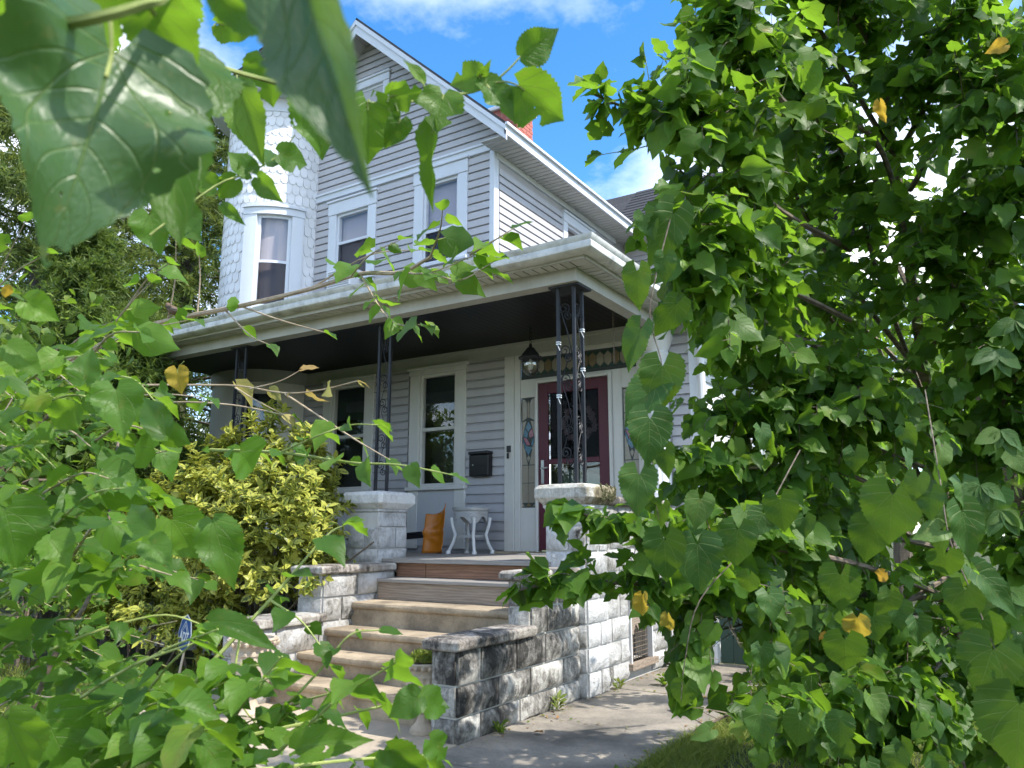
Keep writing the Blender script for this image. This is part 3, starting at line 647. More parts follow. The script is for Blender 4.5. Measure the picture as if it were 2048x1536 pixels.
# fluted corner pilaster on its pedestal
pl = MB().lathe([(.14, 0), (.14, .06), (.12, .08), (.12, .11), (.12, 1.49), (.12, 1.52), (.13, 1.54), (.15, 1.6), (.13, 1.63), (.17, 1.72), (.19, 1.78), (.19, 1.86)], (-3.21, YW-.1, 1.66), 112, (14, .035, .1, 1.5))
pl.build('fluted_column', 'white_vinyl', H, smooth=True)
cbr = MB(); mbox(cbr, FR, -2.86, -2.76, 0, .035, 1.0, 3.5); mbox(cbr, smap(XS), YW+.001, YW+.08, 0, .043, 1.0, 3.45); cbr.build('corner_board', 'trim', H)
# ---- right side wall, foundation, downspout, side eave
RW = (9.9, 10.75, 1.75, 3.1)
rw = MB(); wall_sheet(rw, smap(XS), YW, 15.0, 0, 3.7, [RW]); rwl = rw.build('side_wall', 'white_vinyl', H)
siding(rwl, smap(XS), YW+.085, 14.5, 1.0, 3.42, BH, 'white_vinyl', [(RW[0]-.14, RW[1]+.14, 1.7, 3.3)])
window(H, smap(XS), *RW[:2], RW[2], RW[3], 2.4, .13, .15, shade='blind')
se = MB(); slope_slab(se, (-2.32, 7.95, 3.72), (-2.32, 15, 3.72), (-5.46, 15, 4.72), (-5.46, 7.95, 4.72), .04); uv_roof(se.build('side_roof', 'roof_shingle', H))
q = MB().box(-2.36, -2.33, 7.93, 15, 3.5, 3.68); q.box(-2.8, -2.33, 7.9, 7.93, 3.5, 3.66); q.build('fascia', 'white_vinyl', H)
y = 7.94
while y < 12.5:
    MB().box(XS+.04, -2.36, y, y+.084, 3.5, 3.512).build('soffit_panel', 'soffit', H); y += .1
gp = MB().tube([(-2.29, 7.88, 3.66), (-2.29, 15, 3.66)], .055, 8); gp.build('side_gutter', 'gutter', H)
dsp = MB(); prof = [(-2.73, 7.9, 3.64), (-2.73, 7.94, 3.5), (-2.71, 8.13, 3.36), (-2.71, 8.13, .35), (-2.71, 8.1, .03)]
dsp.tube(prof, .042, 8); bevel(dsp.build('downspout', 'white_vinyl', H), .003)
box('downspout_boot', 'white_vinyl', H, -2.77, -2.65, 8.04, 8.16, 0, .22, bev=.02)
# ---- front wall lamp-side: chimney etc. done
# ================================================================== porch
PO = thing('front_porch', 'deep front porch with hipped shingle roof, stained gutter and black ceiling', 'porch', (-6.5, 6, 0))
DZ = 1.06
pr = MB(); zE, zW = 3.735, 4.62
slope_slab(pr, (-10.35, 5.58, zE), (-2.76, 5.58, zE), (-5.46, 8.28, zW), (-10.35, 8.28, zW), .03)
slope_slab(pr, (-2.76, 5.58, zE), (-2.76, 12.4, zE), (-5.46, 12.4, zW), (-5.46, 8.28, zW), .03)
uv_roof(pr.build('porch_roof', 'roof_shingle', PO))
prof = [(-.13, 3.63), (-.045, 3.625), (-.005, 3.65), (.004, 3.685), (-.006, 3.71), (.016, 3.735), (.02, 3.757), (.006, 3.757), (-.012, 3.725), (-.02, 3.70), (-.10, 3.68), (-.13, 3.70)]
def gut(o, sag=0):
    return o
ring0 = [(-10.32, 5.56-o, z) for o, z in prof]
rings = [ring0]
for x in np.linspace(-9.5, -3.3, 12): rings.append([(x, 5.56-o, z-.012*math.sin((x+10.3)*1.1)) for o, z in prof])
rings.append([(-2.74+o, 5.56-o, z) for o, z in prof]); rings.append([(-2.74+o, 7.9, z) for o, z in prof])
gu = MB().loft(rings).build('gutter', 'gutter', PO, smooth=True)
for x in (-9.2, -6.6, -3.45): MB().loft([[(x+dx, 5.56-o*1.0-.003, z-.003-.012*math.sin((x+10.3)*1.1)) for o, z in prof[:6]] for dx in (-.012, .012)], closed=False, cap=False).build('seam', 'gutter', gu)
y = 6.3
MB().loft([[(-2.737+o*1.0, yy, z-.003) for o, z in prof[:6]] for yy in (6.3, 6.325)], closed=False, cap=False).build('seam', 'gutter', gu)
fs = MB().box(-10.3, -2.87, 5.68, 5.705, 3.60, 3.72); fs.box(-2.885, -2.86, 5.705, 7.95, 3.60, 3.72); fs.build('fascia', 'porch_white', PO)
x = -10.25
while x < -2.98:
    MB().box(x, x+.08, 5.705, 5.885, 3.612, 3.624).build('soffit_panel', 'soffit', PO); x += .095
y = 5.9
while y < 7.95:
    MB().box(-3.05, -2.885, y, y+.08, 3.612, 3.624).build('soffit_panel', 'soffit', PO); y += .095
MB().box(-2.99, -2.886, 5.706, 5.895, 3.611, 3.623).build('soffit_panel', 'soffit', PO)
bm = MB().box(-10.2, -3.05, 5.885, 6.03, 3.49, 3.66); bm.build('beam', 'porch_white', PO)
MB().box(-3.195, -3.052, 6.03, YW-.04, 3.492, 3.66).build('beam', 'porch_white', PO)
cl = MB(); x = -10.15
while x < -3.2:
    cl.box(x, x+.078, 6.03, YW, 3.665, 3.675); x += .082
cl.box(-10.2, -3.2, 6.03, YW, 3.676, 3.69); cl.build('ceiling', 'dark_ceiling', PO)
# deck
x = -10.2
dk = MB().box(-10.2, -3.15, 5.98, YW, .93, 1.02).build('deck', 'deck_board', PO)
y = 5.93
while y < YW-.05:
    bevel(MB().box(-5.26 if y < 5.95 else -10.2, -3.39 if y < 6.3 else -3.16, y, min(y+.135, YW-.02), 1.02, DZ).build('plank', 'deck_board', dk), .006); y += .14
box('doormat', 'grey_metal', None, -4.75, -3.9, 7.62, 8.0, DZ, DZ+.012)
o = bpy.data.objects['doormat']; tagmesh(o, 'worn grey doormat lying before the maroon storm door', 'doormat')
# hidden foundation under the left part of the porch
fd = MB().box(-10.1, -5.7, 6.0, 6.25, -.1, .93); fd.build('foundation', 'block_mild', PO)
# ---- rock-faced block
def block(parent, mp, s0, s1, z0, z1, mat, amp=.026, base=.01):
    nx, nz = max(3, min(6, int((s1-s0)/.09)+1)), 4
    g = .008; s0 += g; s1 -= g; z0 += g; z1 -= g
    vs = []; fs = []
    for j in range(nz+1):
        for i in range(nx+1):
            e = i in (0, nx) or j in (0, nz)
            o = base if e else base+amp*random.uniform(.35, 1.5)
            js = 0 if i in (0, nx) else random.uniform(-.25, .25)/nx*(s1-s0); jz = 0 if j in (0, nz) else random.uniform(-.25, .25)/nz*(z1-z0)
            vs.append(mp(s0+(s1-s0)*i/nx+js, o, z0+(z1-z0)*j/nz+jz))
    W = nx+1
    for j in range(nz):
        for i in range(nx): fs.append((j*W+i, j*W+i+1, (j+1)*W+i+1, (j+1)*W+i))
    b = len(vs); ring = [i for i in range(W)]+[j*W+nx for j in range(1, nz+1)]+[nz*W+i for i in range(nx-1, -1, -1)]+[j*W for j in range(nz-1, 0, -1)]
    co = []
    for r in ring:
        i, j = r % W, r//W; co.append(mp(s0+(s1-s0)*i/nx, -.01, z0+(z1-z0)*j/nz))
    vs += co; n = len(ring)
    for k in range(n): fs.append((ring[(k+1) % n], ring[k], b+k, b+(k+1) % n))
    if Vector(mp(1, 0, 0)).x-Vector(mp(0, 0, 0)).x < .5 and False: pass
    m = MB().add(vs, fs); o = m.build('block', mat, parent, smooth=False)
    me = o.data; me.polygons.foreach_set('use_smooth', [True]*len(me.polygons)); me.set_sharp_from_angle(angle=R(50)); return o
def courses(parent, mp, s0, s1, zs, mat, L=.42, skip=None):
    for k, (a, b) in enumerate(zip(zs[:-1], zs[1:])):
        cuts = [s0]; s = s0+(L if k % 2 else L*.55)
        while s < s1-.12: cuts.append(s); s += L*random.uniform(.85, 1.15)
        cuts.append(s1)
        for c0, c1 in zip(cuts[:-1], cuts[1:]):
            if skip and c1 > skip[0]+.01 and c0 < skip[1]-.01 and b > skip[2]+.01 and a < skip[3]-.01:
                if skip[0]-c0 > .08: block(parent, mp, c0, skip[0], a, b, mat)
                if c1-skip[1] > .08: block(parent, mp, skip[1], c1, a, b, mat)
                continue
            block(parent, mp, c0, c1, a, b, mat)
def cap_slab(parent, x0, x1, y0, y1, z0, z1, mat):
    nx, ny = max(2, int((x1-x0)/.12)), max(2, int((y1-y0)/.12)); m = MB(); j = lambda a: random.uniform(-a, a)
    ring = []
    def rect(ins, z, jit):
        return [(x0+ins+j(jit), y0+ins+j(jit), z+j(jit*.4)), ((x0+x1)/2, y0+ins+j(jit), z), (x1-ins+j(jit), y0+ins+j(jit), z+j(jit*.4)), (x1-ins+j(jit), (2*y0+y1)/3, z+j(jit*.5)), (x1-ins+j(jit), (y0+2*y1)/3, z+j(jit*.5)),
                (x1-ins+j(jit), y1-ins, z), (x0+ins, y1-ins, z), (x0+ins+j(jit), (y0+y1)/2, z)]
    m.loft([rect(.012, z0, .003), rect(0, z0+.012, .006), rect(0, z1-.015, .008), rect(.016, z1, .006)])
    return bevel(m.build('cap', mat, parent), .005)
def pier(name, label, x0, x1, y0, y1, mat, capm, zs, moss=False):
    o = thing(name, label, 'pier', ((x0+x1)/2, (y0+y1)/2, 0))
    MB().box(x0+.004, x1-.004, y0+.004, y1-.004, -.05, 1.5).build('core', 'mortar', o)
    for k, (a, b) in enumerate(zip(zs[:-1], zs[1:])):
        for mp, s0, s1 in ((fmap(y0), x0, x1), (smap(x1), y0, y1)):
            if k % 2: block(o, mp, s0, s1, a, b, mat)
            else: block(o, mp, s0, s0+(s1-s0)*.6, a, b, mat); block(o, mp, s0+(s1-s0)*.6, s1, a, b, mat)
    cx_, cy_ = (x0+x1)/2, (y0+y1)/2; hw = (x1-x0)/2
    def oct_(h, c, z): 
        return [(cx_+sx*a, cy_+sy*b, z) for sx, sy, a, b in ((-1, -1, h-c, h), (1, -1, h-c, h), (1, -1, h, h-c), (1, 1, h, h-c), (1, 1, h-c, h), (-1, 1, h-c, h), (-1, 1, h, h-c), (-1, -1, h, h-c))]
    MB().loft([oct_(hw+.0, .02, 1.36), oct_(hw+.012, .02, 1.37), oct_(hw+.012, .02, 1.5), oct_(hw+.03, .03, 1.515), oct_(hw+.03, .03, 1.535)]).build('neck', mat, o)
    c = MB().loft([oct_(hw+.03, .03, 1.536), oct_(hw+.045, .04, 1.55), oct_(hw+.085, .03, 1.595), oct_(hw+.085, .03, 1.675), oct_(hw+.06, .03, 1.705), oct_(hw-.06, .03, 1.72)]).build('cap', capm, o); bevel(c, .006, 2)
    if moss:
        q = MB()
        for i in range(70):
            yy = random.uniform(cy_-.06, cy_+hw+.05); zz = random.uniform(1.58, 1.7); r = random.uniform(.012, .03); xx = cx_+hw+.082-max(0, zz-1.67)*.8
            ring = [[(xx+r*.5*math.cos(t)*math.cos(p_)*1.0, yy+r*math.sin(t)*math.cos(p_), zz+r*math.sin(p_)) for t in np.linspace(0, 2*math.pi, 6)[:-1]] for p_ in (-1.3, 0, 1.3)]
            q.loft(ring)
        q.build('moss', 'moss', o, kind='stuff')
    return o
PZ = [0, .19, .38, .57, .76, .95, 1.15, 1.36]
pier('stone_pier', 'white block pier at the porch corner with moss on its cap', -3.40, -3.02, 5.92, 6.31, 'block_clean', 'cap_moss', PZ, True)
pier('stone_pier', 'bright white block pier beside the yellow bush left of the steps', -5.70, -5.31, 5.92, 6.36, 'block_clean', 'cap_clean', PZ)
pier('stone_pier', 'white block pier half buried behind the yellow bush', -7.83, -7.41, 5.9, 6.32, 'block_clean', 'cap_clean', PZ)
# ---- porch side wall with vent
SWL = thing('porch_side_wall', 'whitewashed rock-faced block wall along the walkway with a broken vent', 'wall', (-3.2, 7.3, 0))
sm = smap(-3.1)
vent = (6.9, 7.42, .13, .72)
core = MB(); wall_sheet(core, smap(-3.104), 6.31, 8.2, -.05, 1.55, [vent], .2); core.build('core', 'mortar', SWL)
courses(SWL, sm, 6.32, 8.18, [0, .16, .36, .56, .76, .96, 1.16, 1.36, 1.54], 'block_mild', .4, vent)
cap_slab(SWL, -3.36, -3.04, 6.33, 8.0, 1.545, 1.63, 'cap_dirty')
q = MB().box(-3.38, -3.04, 7.92, 8.17, 1.0, 1.6); q.build('pedestal', 'block_mild', SWL); cap_slab(SWL, -3.42, -3.0, 7.87, 8.2, 1.6, 1.662, 'cap_clean')
fv = MB(); sv = smap(-3.09)
for a, b, c, d in ((6.9, 6.925, .13, .72), (7.395, 7.42, .13, .72), (6.925, 7.395, .695, .72)): mbox(fv, sv, a, b, -.06, .02, c, d)
vf = fv.build('vent_frame', 'panel_white', SWL)
q = MB(); mbox(q, sv, 6.86, 7.47, -.08, .05, .075, .13); q.build('vent_sill', 'step_wood', SWL)
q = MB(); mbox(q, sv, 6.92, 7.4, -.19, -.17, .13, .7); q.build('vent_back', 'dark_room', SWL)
q = MB()
for k in range(9): q.tube([sv(6.94+.055*k, -.03, .13), sv(6.94+.055*k+random.uniform(-.01, .01), -.025, .42)], .004, 4)
for k in range(7): q.tube([sv(6.925, -.03, .16+.043*k), sv(7.395, -.03, .16+.043*k)], .004, 4)
q.build('vent_grille', 'bark', vf)
q = MB(); tp = [(6.925, .70), (7.395, .70), (7.395, .52), (7.3, .44), (7.24, .52), (7.17, .40), (7.1, .46), (7.04, .36), (6.98, .42), (6.925, .38)]
q.add([sv(s, -.02, z) for s, z in tp]+[sv(s, -.028, z) for s, z in tp], [tuple(range(10)), tuple(range(19, 9, -1))]); q.build('vent_board', 'step_wood', vf)
# ---- house foundation corner
hf = MB(); courses(H, fmap(8.17), -3.08, -2.82, [0, .2, .4, .6, .8, 1.0], 'block_dirty', .4)
courses(H, smap(XS+.005), 8.17, 9.6, [0, .2, .4, .6, .8, .98], 'block_mild', .4)
# ---- wing walls beside the steps
def wing(name, label, x0, x1, mat, capm, ys, zlow, zhigh, inner):
    o = thing(name, label, 'wall', ((x0+x1)/2, ys[0], 0)); y0, y1, y2 = ys
    MB().box(x0+.008, x1-.008, y0+.008, y2, -.06, zlow).build('core', 'mortar', o)
    MB().box(x0+.008, x1-.008, y1+.008, y2, zlow, zhigh).build('core', 'mortar', o)
    zl = [-.02, .145, .338, zlow]; zh = [zlow, zlow+(zhigh-zlow)/2, zhigh]
    fm, sd = fmap(y0), smap(x1)
    for a, b in zip(zl[:-1], zl[1:]): block(o, fm, x0, x1, a, b, mat, .02)
    for a, b in zip(zh[:-1], zh[1:]): block(o, fmap(y1), x0, x1, a, b, mat, .02)
    courses(o, sd, y0, y2, zl, mat, .48); courses(o, sd, y1, y2, zh, mat, .42)
    cap_slab(o, x0-.04, x1+.05, y0-.06, y1+.02, zlow, zlow+.075, capm)
    cap_slab(o, x0-.04, x1+.05, y1-.07, y2-.02, zhigh, zhigh+.07, capm)
    return o
wing('wing_wall', 'stepped block wing wall blackened with grime beside the walkway', -3.295, -3.1, 'block_dirty', 'cap_dirty', (4.24, 5.16, 5.93), .555, .95, False)
wing('wing_wall', 'stepped whitewashed block wing wall below the yellow bush', -5.38, -5.09, 'block_mild', 'cap_dirty', (4.24, 5.0, 5.93), .555, .95, True)
# ---- steps
ST = thing('porch_steps', 'six wide porch steps, four of tan concrete and two of weathered planks', 'steps', (-4.2, 4.4, 0))
noses = [(4.45, .177), (4.74, .34), (5.03, .50), (5.33, .70)]
x0, x1 = -5.085, -3.30
prev = 0
for i, (yn, z) in enumerate(noses):
    nx = 14
    prof = [(yn+.03, prev-.02), (yn+.03, z-.065), (yn+.012, z-.06), (yn-.008, z-.045), (yn-.012, z-.025), (yn-.004, z-.006), (yn+.016, z), (yn+.6, z), (yn+.6, prev-.02)]
    rings = []
    for k in range(nx+1):
        x = x0+(x1-x0)*k/nx; rings.append([(x, y+random.uniform(-.003, .003), z_+random.uniform(-.002, .002)) for y, z_ in prof])
    MB().loft(rings).build('step', 'step_concrete', ST, smooth=True); prev = z
def wplank(name, mat, *b): return bevel(MB().box(*b).build(name, mat, ST), .005, 2)
wplank('riser', 'step_wood', x0+.03, x1-.0, 5.66, 5.69, .70, .855); wplank('tread', 'deck_board', x0+.02, x1, 5.635, 5.97, .856, .888)
wplank('riser', 'step_wood_red', -4.72, x1, 5.95, 5.975, .889, 1.018); wplank('riser', 'step_wood_red', -5.08, -4.726, 5.95, 5.975, .889, 1.018)
wplank('nosing', 'deck_board', -5.08, x1-.04, 5.895, 5.93, 1.02, 1.06)
# ---- iron columns
def spiral(c, u, v, r, turns, start, sgn=1, n=20):
    return [Vector(c)+Vector(u)*(r*(1-.82*t/n)*math.cos(start+sgn*turns*2*math.pi*t/n))+Vector(v)*(r*(1-.82*t/n)*math.sin(start+sgn*turns*2*math.pi*t/n)) for t in range(n+1)]
def scroll_panel(mb, a, b, z0, z1):
    a, b = Vector(a), Vector(b); u = (b-a).normalized(); wv = (b-a).length; v = Vector((0, 0, 1)); m = (a+b)/2
    for z in [z0+(z1-z0)*t for t in (.1, .27, .5, .66, .9)]:
        c = Vector((m.x, m.y, z)); r = wv*.36
        mb.tube(spiral(c-u*wv*.12+v*.02, u, v, r, 1.5, -1.2, 1), .0055, 4); mb.tube(spiral(c+u*wv*.16-v*.05, u, v, r*.75, 1.4, 1.9, 1), .0055, 4)
    zc = [z0+(z1-z0)*t for t in (.1, .27, .5, .66, .9)]
    for i in range(4):
        s = u*(wv*.33)*(1 if i % 2 else -1); mb.tube([Vector((m.x, m.y, zc[i]))+s, Vector((m.x, m.y, (zc[i]+zc[i+1])/2))+s*.2, Vector((m.x, m.y, zc[i+1]))-s], .0045, 4)
def iron_column(label, bars, panels, plate):
    o = thing('iron_column', label, 'column', (bars[0][0], bars[0][1], 1.72))
    for x, y in bars: MB().box(x-.0135, x+.0135, y-.0135, y+.0135, 1.715, 3.485).build('bar', 'black_iron', o)
    for a, b in panels:
        m = MB(); scroll_panel(m, (*a, 0), (*b, 0), 1.8, 3.42); m.build('scrollwork', 'black_iron', o)
    box('top_plate', 'black_iron', o, *plate, 3.472, 3.489); return o
ic = iron_column('three-post black wrought iron corner column with scrolls and cable ties', [(-3.285, 5.975), (-3.125, 5.975), (-3.125, 6.13)], [((-3.285, 5.975), (-3.125, 5.975)), ((-3.125, 5.975), (-3.125, 6.13))], (-3.36, -3.06, 5.93, 6.2))
for (x, y), z in (((-3.285, 5.975), 2.95), ((-3.285, 5.975), 2.47), ((-3.125, 6.13), 3.08), ((-3.125, 6.13), 2.72)):
    m = MB(); m.box(x-.017, x+.017, y-.017, y+.017, z, z+.012); m.box(x-.017, x+.017, y-.017, y+.017, z+.02, z+.03); m.tube([(x, y-.02, z), (x+.03, y-.03, z-.06)], .003, 4); m.build('cable_tie', 'cable_tie', ic)
iron_column('flat black iron column standing on the pier left of the steps', [(-5.50, 6.08), (-5.35, 6.08)], [((-5.50, 6.08), (-5.35, 6.08))], (-5.56, -5.29, 6.03, 6.13))
iron_column('flat black iron column rising behind the yellow bush', [(-7.70, 6.0), (-7.54, 6.0)], [((-7.70, 6.0), (-7.54, 6.0))], (-7.77, -7.47, 5.95, 6.05))
# ---- lantern, chain, mailbox
LP = Vector((-4.52, 7.55, 3.1)); la = thing('porch_lantern', 'black bell-topped lantern with a ribbed glass globe hanging by the door', 'lantern', LP)
MB().lathe([(.012, .35), (.02, .33), (.02, .31), (.045, .295), (.06, .27), (.085, .24), (.1, .22), (.102, .205), (.14, .185), (.14, .172), (.1, .168)], LP, 20).build('hood', 'black_iron', la, smooth=True)
MB().lathe([(.098, .17), (.103, .12), (.1, .06), (.085, .02), (.05, -.015), (.01, -.03)], LP, 32, (16, .02, -.02, .16)).build('globe', 'lamp_glass', la, smooth=True)
MB().lathe([(.008, .17), (.03, .13), (.034, .1), (.02, .05), (.005, .04)], LP, 12).build('bulb', 'light_bulb', la, smooth=True)
m = MB(); 
for k in range(5): 
    c = LP+Vector((0, 0, .37+.045*k)); m.tube([c+Vector((math.cos(t)*(.012 if k % 2 else .004), math.sin(t)*0+math.cos(t)*(0 if k % 2 else .012), math.sin(t)*.026)) for t in np.linspace(0, 2*math.pi, 9)], .0035, 4)
m.build('chain', 'black_iron', la)
hc = thing('hanging_chain', 'rusty hanging plant chain dangling from the porch beam', 'chain', (-3.45, 7.2, 2.9))
m = MB()
for k in range(16):
    c = Vector((-3.31, 7.2, 3.66-.042*k)); m.tube([c+Vector((math.cos(t)*(.01 if k % 2 else .002), math.cos(t)*(0 if k % 2 else .01), math.sin(t)*.024)) for t in np.linspace(0, 2*math.pi, 8)], .003, 4)
m.build('link', 'bark', hc)
mbx = thing('mailbox', 'black wall mailbox with a small lock on the grey siding', 'mailbox', (-5.6, YW, 2))
m = MB(); mbox(m, FR, -5.755, -5.455, .02, .12, 2.0, 2.27); bevel(m.build('box', 'black_box', mbx), .012, 2)
m = MB(); mbox(m, FR, -5.76, -5.45, .02, .135, 2.272, 2.31); bevel(m.build('lid', 'black_box', mbx), .01, 2)
m = MB(); m.tube([FR(-5.69, .12, 2.14), FR(-5.69, .127, 2.14)], .011, 8); m.build('lock', 'steel', mbx)
# outlet box on siding
m = MB(); mbox(m, FR, -5.74, -5.6, .02, .05, 1.56, 1.64); m.build('outlet_cover', 'panel_white', H)
# wreath
wr_ = thing('wreath', 'pale flower wreath hanging inside the maroon storm door', 'wreath', (-4.3, YW+.1, 2.58))
m = MB(); m.tube([(-4.3+.2*math.cos(t), YW+.13, 2.6+.2*math.sin(t)) for t in np.linspace(0, 2*math.pi, 25)], .018, 6); m.build('ring', 'bark', wr_)
for k in range(26):
    t = 2*math.pi*k/26+random.uniform(-.1, .1); c = Vector((-4.3+.2*math.cos(t)+random.uniform(-.03, .03), YW+.1+random.uniform(-.01, .02), 2.6+.2*math.sin(t)+random.uniform(-.03, .03)))
    m = MB()
    for j in range(6):
        a = j*math.pi/3; d = Vector((math.cos(a), -.3, math.sin(a))); s = Vector((-math.sin(a), 0, math.cos(a)))
        m.add([c, c+d*.028+s*.014, c+d*.046, c+d*.028-s*.014], [(0, 1, 2, 3)])
    m.build('flower', 'petal', wr_)
# air conditioner in the upper window
ac = thing('air_conditioner', 'white window air conditioner in the upper window beside the turret', 'air conditioner', (-8.0, YW-.1, 4.9))
m = MB(); mbox(m, FR, -8.28, -7.8, -.1, .26, 4.84, 5.12); bevel(m.build('case', 'white_vinyl', ac), .01)
m = MB()
for k in range(8): mbox(m, FR, -8.25, -7.83, .26, .266, 4.87+.03*k, 4.885+.03*k)
m.build('louver', 'grey_metal', ac)
# ---- wicker table
tx, ty = -5.46, 7.72; tb = thing('wicker_table', 'white wicker side table with bowed legs beside the door', 'table', (tx, ty, DZ))
def sq(h, z, rnd=.35, n=28):
    r = []
    for k in range(n):
        a = 2*math.pi*k/n+.35; e = 3.2; c, s = math.cos(a), math.sin(a); rr = h/((abs(c)**e+abs(s)**e)**(1/e)); r.append((tx+rr*c, ty+rr*s, z))
    return r
MB().loft([sq(.19, DZ+.5), sq(.2, DZ+.51), sq(.2, DZ+.53), sq(.185, DZ+.54)]).build('tabletop', 'wicker', tb, smooth=True)
ap_ = MB(); top = sq(.182, DZ+.5); bot = []
for k, (x, y, z) in enumerate(sq(.176, DZ+.5)):
    a = 4*(2*math.pi*k/28+.35); bot.append((x, y, DZ+.36+.05*math.cos(a+math.pi)*-1 if False else DZ+.385+.045*math.cos(a)))
ap_.loft([top, bot], cap=False); ap_.build('apron', 'wicker', tb, smooth=True)
for sx, sy in ((-1, -1), (1, -1), (1, 1), (-1, 1)):
    pts = [(tx+sx*.165, ty+sy*.165, DZ+.42), (tx+sx*.155, ty+sy*.155, DZ+.33), (tx+sx*.13, ty+sy*.13, DZ+.22), (tx+sx*.15, ty+sy*.15, DZ+.12), (tx+sx*.185, ty+sy*.185, DZ+.025)]
    m = MB().tube(pts, .019, 8); m.lathe([(.03, 0), (.03, .02), (.02, .04)], (tx+sx*.187, ty+sy*.187, DZ), 10); m.build('leg', 'white_iron', tb, smooth=True)
MB().loft([sq(.14, DZ+.19), sq(.14, DZ+.215)]).build('shelf', 'wicker', tb, smooth=True)
# ---- orange curved panel
op = thing('orange_panel', 'curved glossy orange plastic panel with fan creases leaning by the wicker table', 'panel', (-5.87, 7.55, DZ))
m = MB(); nu, nv = 14, 18; vs = []
for j in range(nv+1):
    for i in range(nu+1):
        u, v = i/nu*2-1, j/nv
        x = -5.87+.145*u; yb = 7.5+.08*(1-u*u)+.05*v; wob = 0
        for sgn, k0 in ((1, .5), (-1, .5)):
            d = abs((v-k0)*sgn-.28*(u+1)*.5*1.2-.04); wob += .018*math.exp(-(d/.03)**2)
        wob += .02*math.exp(-((v-.5)/.035)**2)
        zz = DZ+.005+.5*v*(1+.10*(u*u-.5)+.12*u*v)
        vs.append((x+.01*v, yb-wob, zz))
fsq = [(j*(nu+1)+i, j*(nu+1)+i+1, (j+1)*(nu+1)+i+1, (j+1)*(nu+1)+i) for j in range(nv) for i in range(nu)]
m.add(vs, fsq); o = m.build('sheet', 'orange_plastic', op, smooth=False); o.data.polygons.foreach_set('use_smooth', [True]*len(fsq)); sol = o.modifiers.new('s', 'SOLIDIFY'); sol.thickness = .008
# rods on the deck
rd = thing('garden_rods', 'bundle of dark metal rods resting behind the white pier', 'rods', (-6.9, 7.9, DZ))
for k in range(4): MB().tube([(-7.6, 7.95-.03*k, DZ+.1+.02*k), (-6.3, 7.9-.02*k, DZ+.19+.02*k)], .011, 6).build('rod', 'black_iron', rd)
# ---- urn planters
def urn(label, c, s, plant):
    o = thing('urn_planter', label, 'planter', c); p = [(r*s, z*s) for r, z in ((.13, 0), (.13, .035), (.12, .045), (.075, .09), (.05, .14), (.05, .165), (.065, .18), (.115, .22), (.15, .27), (.165, .33), (.168, .5), (.18, .505), (.18, .525), (.165, .54), (.165, .575), (.185, .585), (.21, .61), (.215, .63), (.2, .645), (.175, .64), (.165, .6))]
    MB().lathe(p, c, 120, (20, .03, .2*s, .505*s)).build('bowl', 'urn', o, smooth=True)
    q = MB()
    for k in range(20):
        a = 2*math.pi*k/20; r = .208*s; ctr = Vector((c[0]+r*math.cos(a), c[1]+r*math.sin(a), c[2]+.6*s)); e = .022*s
        q.loft([[ctr+Vector((e*f*math.cos(t), e*f*math.sin(t), zz*e)) for t in np.linspace(0, 2*math.pi, 7)[:-1]] for f, zz in ((.3, -1.1), (1, -.3), (1, .4), (.3, 1))])
    q.build('egg_moulding', 'urn', o, smooth=True)
    MB().lathe([(.01, .6*s), (.165*s, .6*s), (.165*s, .59*s), (.01, .59*s)], c, 20).build('soil', 'soil', o)
    return o
ur = urn('tan fluted urn with a tuft of green sedum against the grimy wing wall', (-3.455, 4.36, 0), .7, True)
ul = urn('wide tan fluted urn by the foot of the whitewashed wing wall', (-4.82, 4.06, 0), .85, False)
# ---- security sign
sp0 = Vector((-6.45, 4.62, -.03)); sg = thing('security_sign', 'small blue octagonal yard sign with white lettering on a grey stake', 'sign', sp0)
MB().tube([sp0+Vector((-.02, 0, -.05)), sp0+Vector((.045, .02, .33))], .011, 6).build('stake', 'pole_grey', sg)
ctr = sp0+Vector((.05, .0, .44)); ua = Vector((.955, -.3, 0)).normalized(); va = Vector((.12, 0, 1)).normalized(); na = ua.cross(va).normalized()
def octp(r, o, sx=1): return [ctr+(ua*math.cos(R(90+45*k))*sx+va*math.sin(R(90+45*k)))*r+na*o for k in range(8)]
MB().loft([octp(.17, -.006), octp(.17, .0)]).build('panel', 'sign_white', sg)
MB().add(octp(.158, .0012), [tuple(range(8))]).build('face', 'sign_blue', sg)
q = MB()
for k in range(2):
    for sgn in (-1, 1):
        a0 = ctr+va*(.118-.035*k)+na*.0022; b0 = ctr+ua*sgn*(.105)+va*(.018-.035*k)+na*.0022; q.add([a0, b0, b0-va*.012, a0-va*.012] if sgn < 0 else [a0-va*.012, b0-va*.012, b0, a0], [(0, 1, 2, 3)])
q.build('chevron', 'sign_white', sg)
tcu = bpy.data.curves.new('letters', 'FONT'); tcu.body = 'ADT'; tcu.size = .115; tcu.align_x = 'CENTER'; tcu.align_y = 'CENTER'; tcu.extrude = .001; tcu.offset = .003
to = bpy.data.objects.new('tmp', tcu); COL.objects.link(to); bpy.context.view_layer.update()
tme = bpy.data.meshes.new_from_object(to.evaluated_get(bpy.context.evaluated_depsgraph_get())); bpy.data.objects.remove(to)
mtx = Matrix((ua, va, na)).transposed().to_4x4(); tme.transform(mtx)
tme.transform(Matrix.Translation(ctr+na*.003-va*.03-sp0)); tme.materials.clear(); link('letters', tme, 'sign_white', sg)
